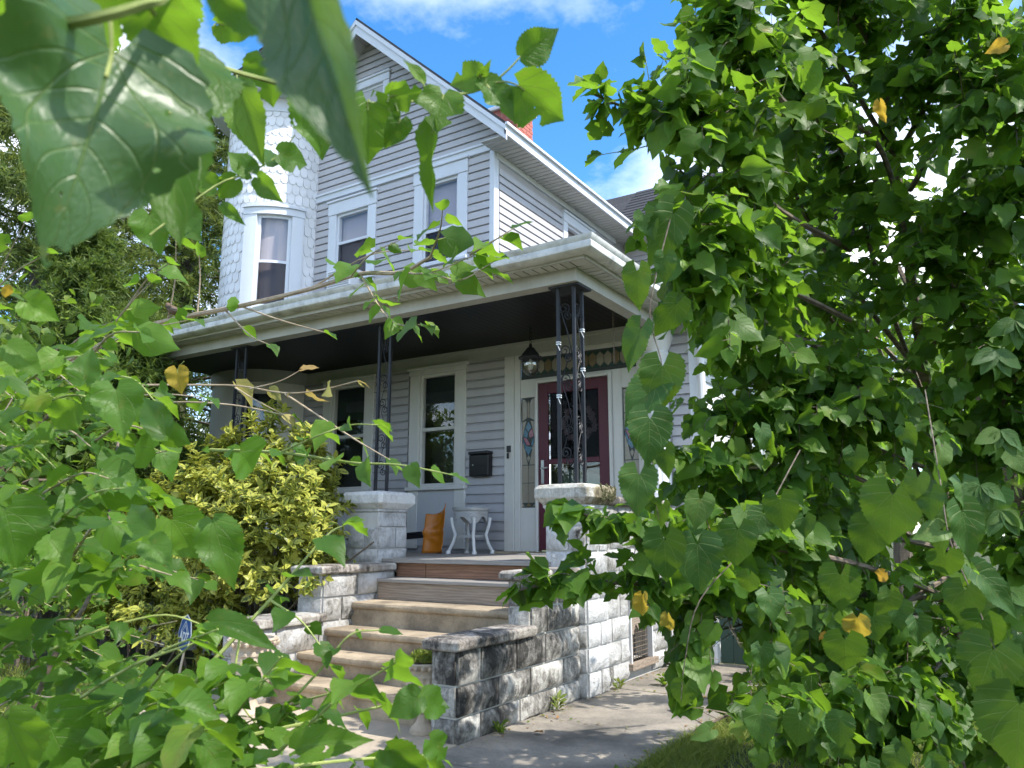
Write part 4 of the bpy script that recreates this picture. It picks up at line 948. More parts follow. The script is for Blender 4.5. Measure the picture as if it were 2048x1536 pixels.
# ---- green board gate at the end of the walk
ga = thing('board_gate', 'dark green vertical board gate at the end of the walkway', 'gate', (-2.1, 8.12, 0))
x = -2.63
while x < -1.2:
    bevel(MB().box(x, x+.128, 8.1, 8.125, .02, 1.72+random.uniform(-.004, .004)).build('board', 'green_paint', ga), .004); x += .134
for z in (.25, 1.4): MB().box(-2.63, -1.2, 8.126, 8.16, z, z+.09).build('rail', 'green_paint', ga)
for x in (-2.64, -1.19): pass
# ================================================================== foliage tools
def leaf_shape(kind, nv=8, nu=2, serr=.03, seed=0):
    """leaf blade, length 1 along +Y from the petiole, normal +Z. returns verts, faces, uvs"""
    rs = random.Random(seed); V = []; UV = []; Fc = []; kind = kind.replace('_lo', '')
    def hw(v, side):
        if kind == 'ovate': w = .40*math.sin(math.pi*min(1, v**.62*.97+.03))**.8
        elif kind == 'heart': w = .50*math.sin(math.pi*min(1, v**.55*.96+.04))**.75
        elif kind == 'grape': w = .56*math.sin(math.pi*min(1, v**.5*.95+.05))**.72
        elif kind == 'narrow': w = .2*math.sin(math.pi*min(1, v**.8))**.9+.002
        elif kind == 'ellip': w = .27*math.sin(math.pi*min(1, v**.75))**.8+.002
        elif kind in ('mitten', 'lobed'):
            w = .46*math.sin(math.pi*min(1, v**.55*.96+.04))**.75
            if kind == 'lobed' or side > 0:
                n = math.exp(-((v-.55)/.075)**2); w = w*(1-.62*n)+.06*math.exp(-((v-.42)/.09)**2)+.05*math.exp(-((v-.68)/.08)**2)
        if kind in ('heart', 'ovate', 'grape', 'mitten', 'lobed'): w *= 1-.62*max(0, (v-.5)/.5)**1.4
        return max(w, .0)
    for i in range(nv+1):
        v = i/nv
        for j in range(-nu, nu+1):
            u = j/nu; w = hw(v, u)
            if abs(j) == nu and 0 < i < nv: w *= 1+serr*(1 if i % 2 else -1)
            y = v; back = {'heart': .13, 'grape': .2, 'ovate': .05, 'mitten': .12, 'lobed': .12}.get(kind, 0)
            y -= back*abs(u)**1.3*(1-v)**3*1.6
            if kind in ('mitten', 'lobed'): y += .05*abs(u)*math.sin(math.pi*v)
            V.append((u*w, y, 0)); UV.append((u, v))
    W = 2*nu+1
    for i in range(nv):
        for j in range(2*nu): Fc.append((i*W+j, i*W+j+1, (i+1)*W+j+1, (i+1)*W+j))
    return np.array(V), Fc, np.array(UV)
def bend(V, fold=.25, droop=.25, wave=.04, seed=0, twist=0.0):
    rs = random.Random(seed); ph = rs.uniform(0, 6); o = V.copy(); x, y = V[:, 0], V[:, 1]
    z = fold*np.abs(x)-droop*y*y*.7+wave*np.sin(y*9+ph)*np.sign(x)*np.abs(x)*2+wave*.6*np.cos(y*14+ph*2+x*5)*np.abs(x)*2
    o[:, 2] = z; o[:, 0] = x*(1-.25*fold)
    if twist:
        a = twist*y; c, s = np.cos(a), np.sin(a); o[:, 0], o[:, 2] = o[:, 0]*c-o[:, 2]*s, o[:, 0]*s+o[:, 2]*c
    return o
def mesh_np(name, V, Fq, UV=None, rnd=None, mat=None, smooth=True):
    me = bpy.data.meshes.new(name); nq = len(Fq); k = Fq.shape[1]
    me.vertices.add(len(V)); me.vertices.foreach_set('co', np.asarray(V, np.float32).ravel())
    me.loops.add(nq*k); me.loops.foreach_set('vertex_index', np.asarray(Fq, np.int32).ravel())
    me.polygons.add(nq); me.polygons.foreach_set('loop_start', np.arange(0, nq*k, k, dtype=np.int32)); me.polygons.foreach_set('loop_total', np.full(nq, k, np.int32))
    me.polygons.foreach_set('use_smooth', np.full(nq, smooth, bool))
    if UV is not None:
        l = me.uv_layers.new(name='UVMap'); l.data.foreach_set('uv', np.asarray(UV, np.float32)[np.asarray(Fq).ravel()].ravel())
    if rnd is not None:
        a = me.attributes.new('rnd', 'FLOAT', 'POINT'); a.data.foreach_set('value', np.asarray(rnd, np.float32))
    me.update(); me.validate()
    if mat: me.materials.append(MATS[mat])
    return me
LV = {}   # variant name -> list of (V,F,UV,mesh cache)
for kd in ('ovate', 'heart', 'grape', 'narrow', 'ellip', 'mitten', 'lobed', 'heart_lo', 'ovate_lo', 'ellip_lo', 'mitten_lo', 'lobed_lo'):
    LV[kd] = []
    for s in range(4):
        nv = 10 if kd in ('mitten', 'lobed', 'grape') else 8
        if kd.endswith('_lo'): nv = 8 if kd[0] in 'ml' else 5
        if kd in ('narrow', 'ellip'): nv = 6
        V, Fc, UV = leaf_shape(kd, nv, 1 if kd in ('narrow', 'ellip') or kd.endswith('_lo') else 2, .035 if kd != 'ellip' else .01, s)
        LV[kd].append((bend(V, [.12, .3, .45, .2][s], [.15, .35, .1, .5][s], .05, s, [0, .3, -.3, .1][s]), np.array(Fc), UV))
MESHC = {}
def leaf_mesh(kd, s, mat):
    k = (kd, s, mat)
    if k not in MESHC:
        V, Fc, UV = LV[kd][s]; MESHC[k] = mesh_np('leaf_'+kd, V, Fc, UV, np.zeros(len(V)), mat)
    return MESHC[k]
def frame(y, n):
    y = y.normalized(); x = y.cross(n)
    if x.length < 1e-4: x = y.orthogonal()
    x.normalize(); z = x.cross(y); return x, y, z
class Plant:
    """leaves gathered as (matrix, kind, variant, mat); the ones that show largest become objects, the rest one mesh"""
    def __init__(s, root, name='leaf', limit=280, clear=()): s.clear = clear; s.root = root; s.leaves = []; s.tw = MB(); s.name = name; s.limit = limit; s.bushm = {}
    def leaf(s, base, tip, normal, kd, size=None, mat='leaf', var=None, wscale=1.0):
        d = tip-base; Ln = d.length if size is None else size; x, y, z = frame(d, normal)
        s.leaves.append((base, x*Ln*wscale, y*Ln, z*Ln, kd, random.randrange(4) if var is None else var, mat))
    def finish(s, minpx=9, twigmat='twig_tan', stuffname='foliage'):
        off = rootloc(s.root); sc_ = []
        def keep(l):
            px, py, d = pix(l[0]+l[2]*.5); return not any(a < px < c and b < py < e for a, b, c, e in s.clear)
        s.leaves = [l for l in s.leaves if keep(l)]
        for i, l in enumerate(s.leaves):
            px, py, d = pix(l[0]+l[2]*.5); sz = l[2].length/max(d, .1)*F
            sc_.append(sz if (-80 < px < 2130 and -80 < py < 1620 and d > .1) else -1)
        order = np.argsort(-np.array(sc_)) if sc_ else []
        big = set(int(i) for i in order[:s.limit] if sc_[i] > minpx)
        groups = {}
        for i, l in enumerate(s.leaves):
            b, x, y, z, kd, v, mat = l
            if i in big:
                o = bpy.data.objects.new(s.name, leaf_mesh(kd, v, mat)); COL.objects.link(o); o.parent = s.root
                o.matrix_local = Matrix(((x.x, y.x, z.x, b.x-off.x), (x.y, y.y, z.y, b.y-off.y), (x.z, y.z, z.z, b.z-off.z), (0, 0, 0, 1)))
            else: groups.setdefault(mat, []).append(l)
        for mat, ls in groups.items():
            bykey = {}
            for l in ls: bykey.setdefault((l[4], l[5]), []).append(l)
            Vs, Fs, Us, Rs = [], [], [], []; nb = 0
            for (kd, v), lst in bykey.items():
                V, Fc, UV = LV[kd][v]; n = len(lst)
                B = np.array([l[0][:] for l in lst])-np.array(off[:]); X = np.array([l[1][:] for l in lst]); Y = np.array([l[2][:] for l in lst]); Z = np.array([l[3][:] for l in lst])
                W = B[:, None]+V[None, :, 0:1]*X[:, None]+V[None, :, 1:2]*Y[:, None]+V[None, :, 2:3]*Z[:, None]
                Vs.append(W.reshape(-1, 3)); Us.append(np.tile(UV, (n, 1))); Rs.append(np.repeat(rng.random(n), len(V)))
                Fs.append((Fc[None]+(np.arange(n)*len(V))[:, None, None]+nb).reshape(-1, 4)); nb += n*len(V)
            me = mesh_np(stuffname, np.concatenate(Vs), np.concatenate(Fs), np.concatenate(Us), np.concatenate(Rs), mat)
            link(stuffname, me, None, s.root, 'stuff')
        if s.tw.v: s.tw.build('twigs', twigmat, s.root, 'stuff')
def catmull(pts, n=5):
    P_ = [Vector(p) for p in pts]; out = []
    P_ = [P_[0]*2-P_[1]]+P_+[P_[-1]*2-P_[-2]]
    for i in range(1, len(P_)-2):
        for k in range(n):
            t = k/n; a, b, c, d = P_[i-1], P_[i], P_[i+1], P_[i+2]
            out.append(.5*((2*b)+(c-a)*t+(2*a-5*b+4*c-d)*t*t+(3*b-a-3*c+d)*t**3))
    out.append(P_[-2]); return out
def rv(s=1.0): return Vector((random.gauss(0, 1), random.gauss(0, 1), random.gauss(0, 1)))*s
def twig_leaves(pl, path, kinds, size, spacing, mat='leaf', outward=None, droop=.5, start=.0, jitter=.35, up=.5, petiole=.25, dens=1.0):
    """alternate leaves hung along a twig path"""
    acc = spacing*start; side = random.choice((-1, 1))
    for a, b in zip(path[:-1], path[1:]):
        seg = b-a; Ls = seg.length; t = seg.normalized()
        while acc < Ls:
            p = a+seg*(acc/Ls); acc += spacing*random.uniform(.7, 1.3); side = -side
            if random.random() > dens: continue
            lat = t.cross(Vector((0, 0, 1))); lat = lat.normalized() if lat.length > .1 else t.orthogonal().normalized()
            sz = size*random.choice((.45, .6, .75, .9, 1, 1.1, 1.25, 1.45))
            d = (lat*side*.8+t*.45+Vector((0, 0, -droop))+rv(jitter*.6)).normalized()
            n = Vector((0, 0, up))+(outward if outward is not None else Vector((0, 0, 0)))+rv(jitter)
            pb = p+(lat*side*.7+t*.3+Vector((0, 0, .15))).normalized()*sz*petiole
            pl.tw.tube([p, pb], [max(.0009, sz*.012), max(.0007, sz*.009)], 3, cap=False)
            pl.leaf(pb, pb+d, n, random.choice(kinds), sz, mat)
        acc -= Ls
    p = path[-1]; t = (path[-1]-path[-2]).normalized()
    pl.leaf(p, p+(t+Vector((0, 0, -droop*.4))).normalized(), Vector((0, 0, 1))+rv(.4), random.choice(kinds), size*.8, mat)
def grow(start, d, length, n=7, grav=-.12, wob=.12):
    p = Vector(start); d = Vector(d).normalized(); out = [p.copy()]
    for i in range(n):
        d = (d+rv(wob)+Vector((0, 0, grav*i/n))).normalized(); p = p+d*(length/n); out.append(p.copy())
    return out
def branch_obj(root, pts, r0, r1, mat, name='branch', n=6):
    m = MB(); k = len(pts); m.tube(pts, [r0+(r1-r0)*i/(k-1) for i in range(k)], n); return m.build(name, mat, root, smooth=True)
HERO = {}
def hero(pl, b, t, depth, dt=0.0, w=.8, roll=0, kd='heart', mat='leaf_hero', fold=.25, droop=.15, pet=None, seed=0, wave=.05, name='leaf'):
    """one large leaf with its own mesh: from pixel b to pixel t, petiole from pixel pet"""
    B = P(b[0], b[1], depth); T_ = P(t[0], t[1], depth+dt); y = T_-B; Ln = y.length
    V, Fc, UV = leaf_shape(kd, 30, 4, .045, seed); V = bend(V, fold, droop, wave, seed); V[:, 0] *= w/(1.15 if kd == 'grape' else .9)
    nrm = (CAM-B).normalized(); nrm = Matrix.Rotation(R(roll), 3, y.normalized()) @ nrm; x, yy, z = frame(y, nrm)
    me = mesh_np('leaf_large', V, np.array(Fc), UV, np.full(len(V), random.random()), mat)
    o = bpy.data.objects.new(name, me); COL.objects.link(o); o.parent = pl.root; off = rootloc(pl.root)
    x, yy, z = x*Ln, yy*Ln, z*Ln
    o.matrix_local = Matrix(((x.x, yy.x, z.x, B.x-off.x), (x.y, yy.y, z.y, B.y-off.y), (x.z, yy.z, z.z, B.z-off.z), (0, 0, 0, 1)))
    if pet:
        A = P(pet[0], pet[1], depth*1.0); pl.tw.tube(catmull([A, (A+B)/2+Vector((0, 0, .004)), B, B+(T_-B)*.12], 3), .0016 if depth < .8 else .0014, 5)
    return o
# ================================================================== overhanging mulberry branch close to the camera
TA = thing('overhanging_mulberry', 'mulberry boughs hanging in from above with huge glossy leaves', 'tree', P(60, -300, .9)*1.0)
pa = Plant(TA, limit=200)
branch_obj(TA, catmull([P(-500, 200, 1.5), P(-200, 130, .8), P(60, 62, .55), P(175, 40, .5), P(285, 10, .5), P(340, -20, .52), P(420, -160, .6)], 6), .0055, .0026, 'twig_green')
branch_obj(TA, catmull([P(300, -120, .75), P(360, 60, .95), P(430, 128, 1.05), P(560, 168, 1.08), P(620, 186, 1.1), P(700, 205, 1.12), P(790, 206, 1.15), P(870, 194, 1.18), P(945, 184, 1.2), P(985, 165, 1.2), P(1018, 138, 1.2), P(1042, 112, 1.2)], 5), .0042, .0014, 'twig_green')
branch_obj(TA, catmull([P(300, 470, 1.3), P(430, 372, 1.35), P(500, 345, 1.38), P(560, 308, 1.4), P(590, 270, 1.4)], 4), .0022, .001, 'twig_green')
hero(pa, (222, 112), (128, 500), .54, -.06, .86, -14, 'heart', mat='leaf_near', fold=.3, droop=.3, pet=(220, 42), seed=3, wave=.09)
hero(pa, (585, -110), (715, 376), .42, -.07, .4, 28, 'ovate', mat='leaf_near', fold=.3, droop=.1, seed=4, wave=.05)
hero(pa, (300, 10), (395, 168), .56, .04, .85, 25, 'heart', seed=5, pet=(285, 8))
hero(pa, (150, -30), (20, 130), .62, .05, .9, 0, 'heart', seed=6)
hero(pa, (340, 200), (345, 470), .66, -.08, .62, 20, 'ovate', seed=7, pet=(330, 60))
hero(pa, (378, 95), (405, 262), .72, -.06, .8, -35, 'ovate', seed=8)
hero(pa, (425, -20), (580, 80), .5, .06, .5, 10, 'ovate', seed=9, mat='leaf_hero')
hero(pa, (330, -60), (330, 110), .7, .06, .9, 20, 'heart', seed=10)
hero(pa, (60, -60), (-10, 90), .52, .05, .9, -20, 'heart', seed=33)
hero(pa, (180, -70), (230, 60), .75, .05, .9, -20, 'heart', seed=34)
for (b, t, w_, rl, kd, pt, sd_) in [((476, 168), (524, 332), .6, 15, 'ovate', (470, 140), 11), ((528, 118), (545, 216), 1.0, 10, 'mitten', (560, 168), 12), ((440, 48), (522, 62), .8, 30, 'heart', (425, 55), 13),
        ((623, 200), (648, 318), .95, -20, 'heart', (615, 186), 14), ((735, 205), (742, 332), .95, -30, 'mitten', (740, 205), 15), ((782, 192), (852, 186), .95, 20, 'lobed', (775, 204), 16),
        ((886, 190), (872, 264), 1.1, 5, 'lobed', (870, 195), 17), ((866, 245), (856, 428), .32, 35, 'ovate', (848, 206), 18), ((962, 152), (898, 168), 1.0, 20, 'mitten', (965, 178), 19), ((958, 152), (984, 120), .6, 30, 'ovate', (965, 178), 20),
        ((972, 168), (1032, 240), .7, -35, 'mitten', (970, 172), 21), ((1042, 112), (1122, 56), .9, 10, 'ovate', None, 22), ((1038, 172), (1130, 246), 1.0, 10, 'mitten', (990, 165), 23), ((846, 165), (808, 116), .65, 45, 'ovate', (852, 198), 24),
        ((700, 210), (700, 300), .7, 40, 'ovate', (690, 205), 25), ((800, 240), (770, 300), .8, -20, 'heart', (790, 206), 26)]:
    hero(pa, b, t, 1.12, random.uniform(-.02, .04), w_, rl, kd, pet=pt, seed=sd_, fold=.3)
for (b, t, w_, rl, kd, sd_) in [((515, 355), (562, 405), .7, 25, 'ovate', 40), ((560, 308), (618, 330), .9, -15, 'mitten', 41), ((500, 345), (455, 300), .8, 20, 'heart', 42), ((470, 360), (435, 400), .8, 10, 'heart', 43), ((480, 352), (500, 300), .6, 30, 'ovate', 44), ((530, 325), (545, 295), .7, 0, 'heart', 45),
        ((430, 375), (385, 345), .9, 0, 'heart', 46), ((445, 410), (490, 450), .5, 0, 'ovate', 47), ((360, 430), (400, 480), .9, 0, 'heart', 48), ((300, 430), (320, 510), .9, 10, 'heart', 49)]:
    hero(pa, b, t, 1.38, random.uniform(-.03, .05), w_, rl, kd, seed=sd_, pet=None)
pa.finish(twigmat='twig_green')

# ================================================================== left mulberry thicket
TB = thing('mulberry_thicket', 'leggy young mulberry with long bare shoots crossing before the porch', 'tree', (-2.9, 1.9, 0))
pb = Plant(TB, limit=290, clear=[(305, 1205, 405, 1350), (615, 1130, 860, 1215), (440, 1250, 590, 1330)])
MUL = ['heart', 'ovate', 'ovate', 'heart', 'mitten', 'ovate']
def shoot(pts, r0, r1, mat, leaf=None, nseg=5, pl=pb, root=TB):
    path = catmull([P(*p) for p in pts], nseg); branch_obj(root, path, r0, r1, mat)
    if leaf: twig_leaves(pl, path, **leaf)
    return path
# the long bare bough above the gutter, with the leafy end
bough = shoot([(40, 770, 6.4), (170, 705, 5.9), (250, 668, 5.5), (340, 640, 5.2), (480, 612, 4.8), (620, 578, 4.4), (720, 548, 4.0), (800, 545, 3.7), (860, 515, 3.4)], .022, .008, 'twig_tan')
for pts in ([(720, 548, 4.0), (780, 640, 3.5), (850, 650, 3.2)], [(800, 545, 3.7), (860, 545, 3.3), (950, 510, 3.1)], [(860, 515, 3.4), (880, 460, 3.2), (885, 420, 3.1)], [(860, 545, 3.3), (920, 560, 3.1), (985, 525, 3.0)], [(940, 510, 3.1), (990, 480, 3.0), (1030, 455, 3.0)], [(700, 555, 4.0), (740, 510, 3.8), (800, 480, 3.7)]):
    shoot(pts, .005, .002, 'twig_tan', dict(kinds=MUL, size=.105, spacing=.085, droop=.45, up=.6))
for pts in ([(335, 642, 5.2), (350, 560, 5.15), (352, 470, 5.1)], [(395, 625, 5.1), (400, 560, 5.1), (398, 510, 5.05)], [(620, 578, 4.4), (740, 510, 4.2), (840, 500, 4.1)], [(480, 612, 4.8), (560, 640, 4.6), (650, 665, 4.5)], [(450, 620, 4.9), (500, 670, 4.7), (540, 690, 4.6)]):
    shoot(pts, .006, .0025, 'twig_tan', dict(kinds=['ovate', 'heart'], size=.12, spacing=.22, droop=.5, dens=.55))
# bare horizontal shoots with dry leaves
def dry(pts, r0, r1, sp=.09):
    path = shoot(pts, r0, r1, 'twig_tan'); twig_leaves(pb, path, ['heart', 'ovate', 'narrow'], .075, sp, mat=random.choice(['leaf_dry', 'leaf_dry', 'leaf']), droop=.9, dens=.5, start=2)
dry([(250, 770, 3.0), (400, 770, 2.95), (480, 772, 2.9), (570, 786, 2.8), (640, 780, 2.75), (715, 762, 2.7)], .0042, .0018)
dry([(280, 812, 3.0), (370, 804, 2.9), (480, 812, 2.85), (590, 835, 2.8)], .004, .0018, .08)
dry([(570, 788, 2.8), (650, 840, 2.7), (720, 885, 2.6), (780, 920, 2.5)], .004, .002, .12)
dry([(500, 778, 2.85), (560, 762, 2.8), (605, 738, 2.8)], .003, .0012, .3)
dry([(470, 775, 2.9), (520, 805, 2.85), (570, 830, 2.8)], .003, .0012, .07)
for b, t, w_ in (((355, 740), (362, 790), .9),): hero(pb, b, t, 2.9, .0, w_, 20, 'heart', mat='leaf_yellow', seed=60, pet=(368, 722))
for b, t, w_, kd, mt, sd_ in [((55, 605), (118, 640), 1.0, 'heart', 'leaf', 61), ((15, 690), (85, 745), .8, 'ovate', 'leaf_hero', 62), ((232, 780), (248, 875), .95, 'heart', 'leaf_hero', 63), ((150, 810), (95, 870), .8, 'ovate', 'leaf_hero', 64),
        ((15, 570), (10, 600), .7, 'ovate', 'leaf_yellow', 65), ((100, 1080), (140, 1130), 1.1, 'heart', 'leaf_hero', 66), ((10, 1020), (45, 1140), 1.1, 'heart', 'leaf_hero', 67), ((300, 1090), (345, 1130), 1.0, 'heart', 'leaf_hero', 68), ((15, 1440), (60, 1560), 1.1, 'heart', 'leaf_hero', 69), ((90, 1430), (150, 1560), 1.0, 'mitten', 'leaf_hero', 70),
        ((425, 1040), (470, 1180), .75, 'ovate', 'leaf_hero', 71), ((345, 1040), (400, 1120), .95, 'heart', 'leaf_hero', 72), ((480, 905), (520, 945), 1.4, 'heart', 'leaf', 73), ((300, 1060), (250, 1000), .7, 'ovate', 'leaf_hero', 74), ((170, 760), (180, 690), .8, 'heart', 'leaf', 75), ((330, 870), (280, 780), .6, 'ovate', 'leaf', 76),
        ((420, 1245), (560, 1285), .5, 'ovate', 'leaf_hero', 77), ((590, 1500), (740, 1470), .6, 'ovate', 'leaf_hero', 78), ((400, 1480), (470, 1560), .9, 'heart', 'leaf_hero', 79), ((840, 1395), (910, 1425), .75, 'ovate', 'leaf_hero', 80), ((835, 1395), (775, 1435), .9, 'heart', 'leaf_hero', 81), ((780, 1500), (860, 1560), 1.0, 'mitten', 'leaf_hero', 82), ((860, 1480), (895, 1520), 1.0, 'lobed', 'leaf', 83)]:
    hero(pb, b, t, random.uniform(1.1, 1.5), random.uniform(-.03, .06), w_, random.uniform(-30, 30), kd, mat=mt, seed=sd_, fold=random.uniform(.15, .5), droop=random.uniform(.1, .45), wave=.06)
LF = dict(kinds=MUL, size=.066, spacing=.06, droop=.45, up=.6)
# leafy shoots, right-hand fringe first
for pts, r in [([(420, 900, 2.4), (560, 905, 2.2), (700, 925, 2.05), (800, 930, 1.95), (905, 950, 1.9)], .005), ([(560, 905, 2.2), (640, 870, 2.1), (700, 850, 2.1), (760, 850, 2.05)], .003), ([(300, 1480, 1.7), (420, 1330, 1.75), (540, 1200, 1.8), (650, 1075, 1.85), (690, 1050, 1.85)], .006),
        ([(430, 1510, 1.7), (560, 1420, 1.7), (640, 1340, 1.7), (700, 1270, 1.7), (760, 1260, 1.7)], .004), ([(200, 1560, 1.5), (420, 1490, 1.55), (640, 1440, 1.6), (780, 1410, 1.6), (850, 1405, 1.6)], .005),
        ([(300, 1560, 1.3), (520, 1540, 1.35), (700, 1520, 1.4), (860, 1510, 1.45)], .005), ([(540, 1200, 1.8), (600, 1240, 1.75), (640, 1290, 1.7)], .003), ([(480, 1270, 1.8), (470, 1380, 1.75), (520, 1460, 1.7)], .003),
        ([(420, 1330, 1.75), (520, 1330, 1.7), (560, 1300, 1.7)], .003), ([(100, 1300, 1.9), (200, 1260, 1.9), (330, 1230, 1.9), (430, 1260, 1.9)], .004)]:
    shoot(pts, r, .0015, 'twig_green', LF)
# denser left edge
random.seed(21)
for i in range(105):
    x0 = random.uniform(-160, 200); y0 = random.uniform(720, 1620); d = random.uniform(1.6, 3.3); ln = random.uniform(110, 250)*(.7 if y0 < 900 else 1)
    a = random.uniform(-.9, .5); x1, y1 = x0+ln*math.cos(a), y0+ln*math.sin(a)
    if y1 < 600: continue
    shoot([(x0, y0, d+.2), ((x0+x1)/2+random.uniform(-20, 20), (y0+y1)/2-25, d+random.uniform(-.1, .1)), (x1, y1, d-.15)], .004, .0015, random.choice(['twig_green', 'twig_tan']), dict(kinds=MUL+['ellip'], size=random.choice((.045, .055, .07, .08)), spacing=.05, droop=.4, up=.6))
for i in range(26):
    x0 = random.uniform(80, 560); y0 = random.uniform(1380, 1600); d = random.uniform(1.2, 2.0); a = random.uniform(-1.0, .1); ln = random.uniform(120, 300)
    shoot([(x0, y0, d+.1), (x0+ln*.5*math.cos(a), y0+ln*.5*math.sin(a)-15, d), (x0+ln*math.cos(a), y0+ln*math.sin(a), d-.1)], .004, .0015, 'twig_green', dict(kinds=MUL, size=.06, spacing=.05, droop=.45, up=.6))
for i in range(9):
    x0 = random.uniform(-100, 250); y0 = random.uniform(520, 900); d = random.uniform(2.2, 3.6); a = random.uniform(-1.2, .3); ln = random.uniform(120, 260)
    shoot([(x0, y0, d+.1), (x0+ln*.5*math.cos(a), y0+ln*.5*math.sin(a)-15, d), (x0+ln*math.cos(a), y0+ln*math.sin(a), d-.1)], .004, .0015, 'twig_tan', dict(kinds=MUL, size=.09, spacing=.12, droop=.4, dens=.7))
pb.finish(twigmat='twig_green')
# main stems of the thicket
for pts in ([(-60, 1750, 2.2), (100, 1330, 2.2), (200, 1130, 2.3), (250, 770, 3.0)], [(60, 1750, 1.6), (250, 1560, 1.6), (300, 1480, 1.7)], [(-200, 1500, 3.2), (-80, 1000, 3.8), (40, 770, 6.4)]):
    branch_obj(TB, catmull([P(*p) for p in pts], 6), .009, .004, 'bark', 'stem')
# ---- sparrow on the bough
bp = P(345, 637, 5.17); dirn = (P(300, 655, 5.3)-P(390, 625, 5.05)).normalized(); sb = thing('sparrow', 'small brown streaked sparrow perched on the long bare bough', 'bird', bp)
side = dirn.cross(Vector((0, 0, 1))).normalized(); upz = Vector((0, 0, 1))
def brings(prof):
    rings = []
    for t, h, rw, rh in prof:
        c = bp+dirn*t+upz*h; rings.append([c+side*rw*math.cos(a)+upz*rh*math.sin(a) for a in np.linspace(0, 2*math.pi, 11)[:-1]])
    return rings
MB().loft(brings([(-.105, .022, .004, .002), (-.06, .035, .012, .005), (-.04, .042, .018, .018), (-.015, .05, .03, .03), (.015, .062, .033, .033), (.035, .078, .027, .028), (.048, .094, .021, .022), (.062, .104, .02, .02), (.074, .104, .014, .014), (.082, .1, .005, .006), (.094, .096, .001, .001)])).build('body', 'bird_brown', sb, smooth=True)
for s_ in (-1, 1):
    w_ = MB().loft([[c+side*s_*o_ for c, o_ in zip([bp+dirn*(t+dt_)+upz*(h+dh) for dt_, dh in ((0, .012), (.008, 0), (0, -.012), (-.008, 0))], (o,)*4)] for t, h, o in ((.02, .07, .031), (-.02, .06, .031), (-.06, .042, .016))]); w_.build('wing', 'bark', sb)
    MB().tube([bp+side*s_*.012+upz*.03, bp+side*s_*.012+upz*-.0, bp+side*s_*.012+dirn*.015-upz*.002], .0022, 4).build('leg', 'twig_tan', sb)
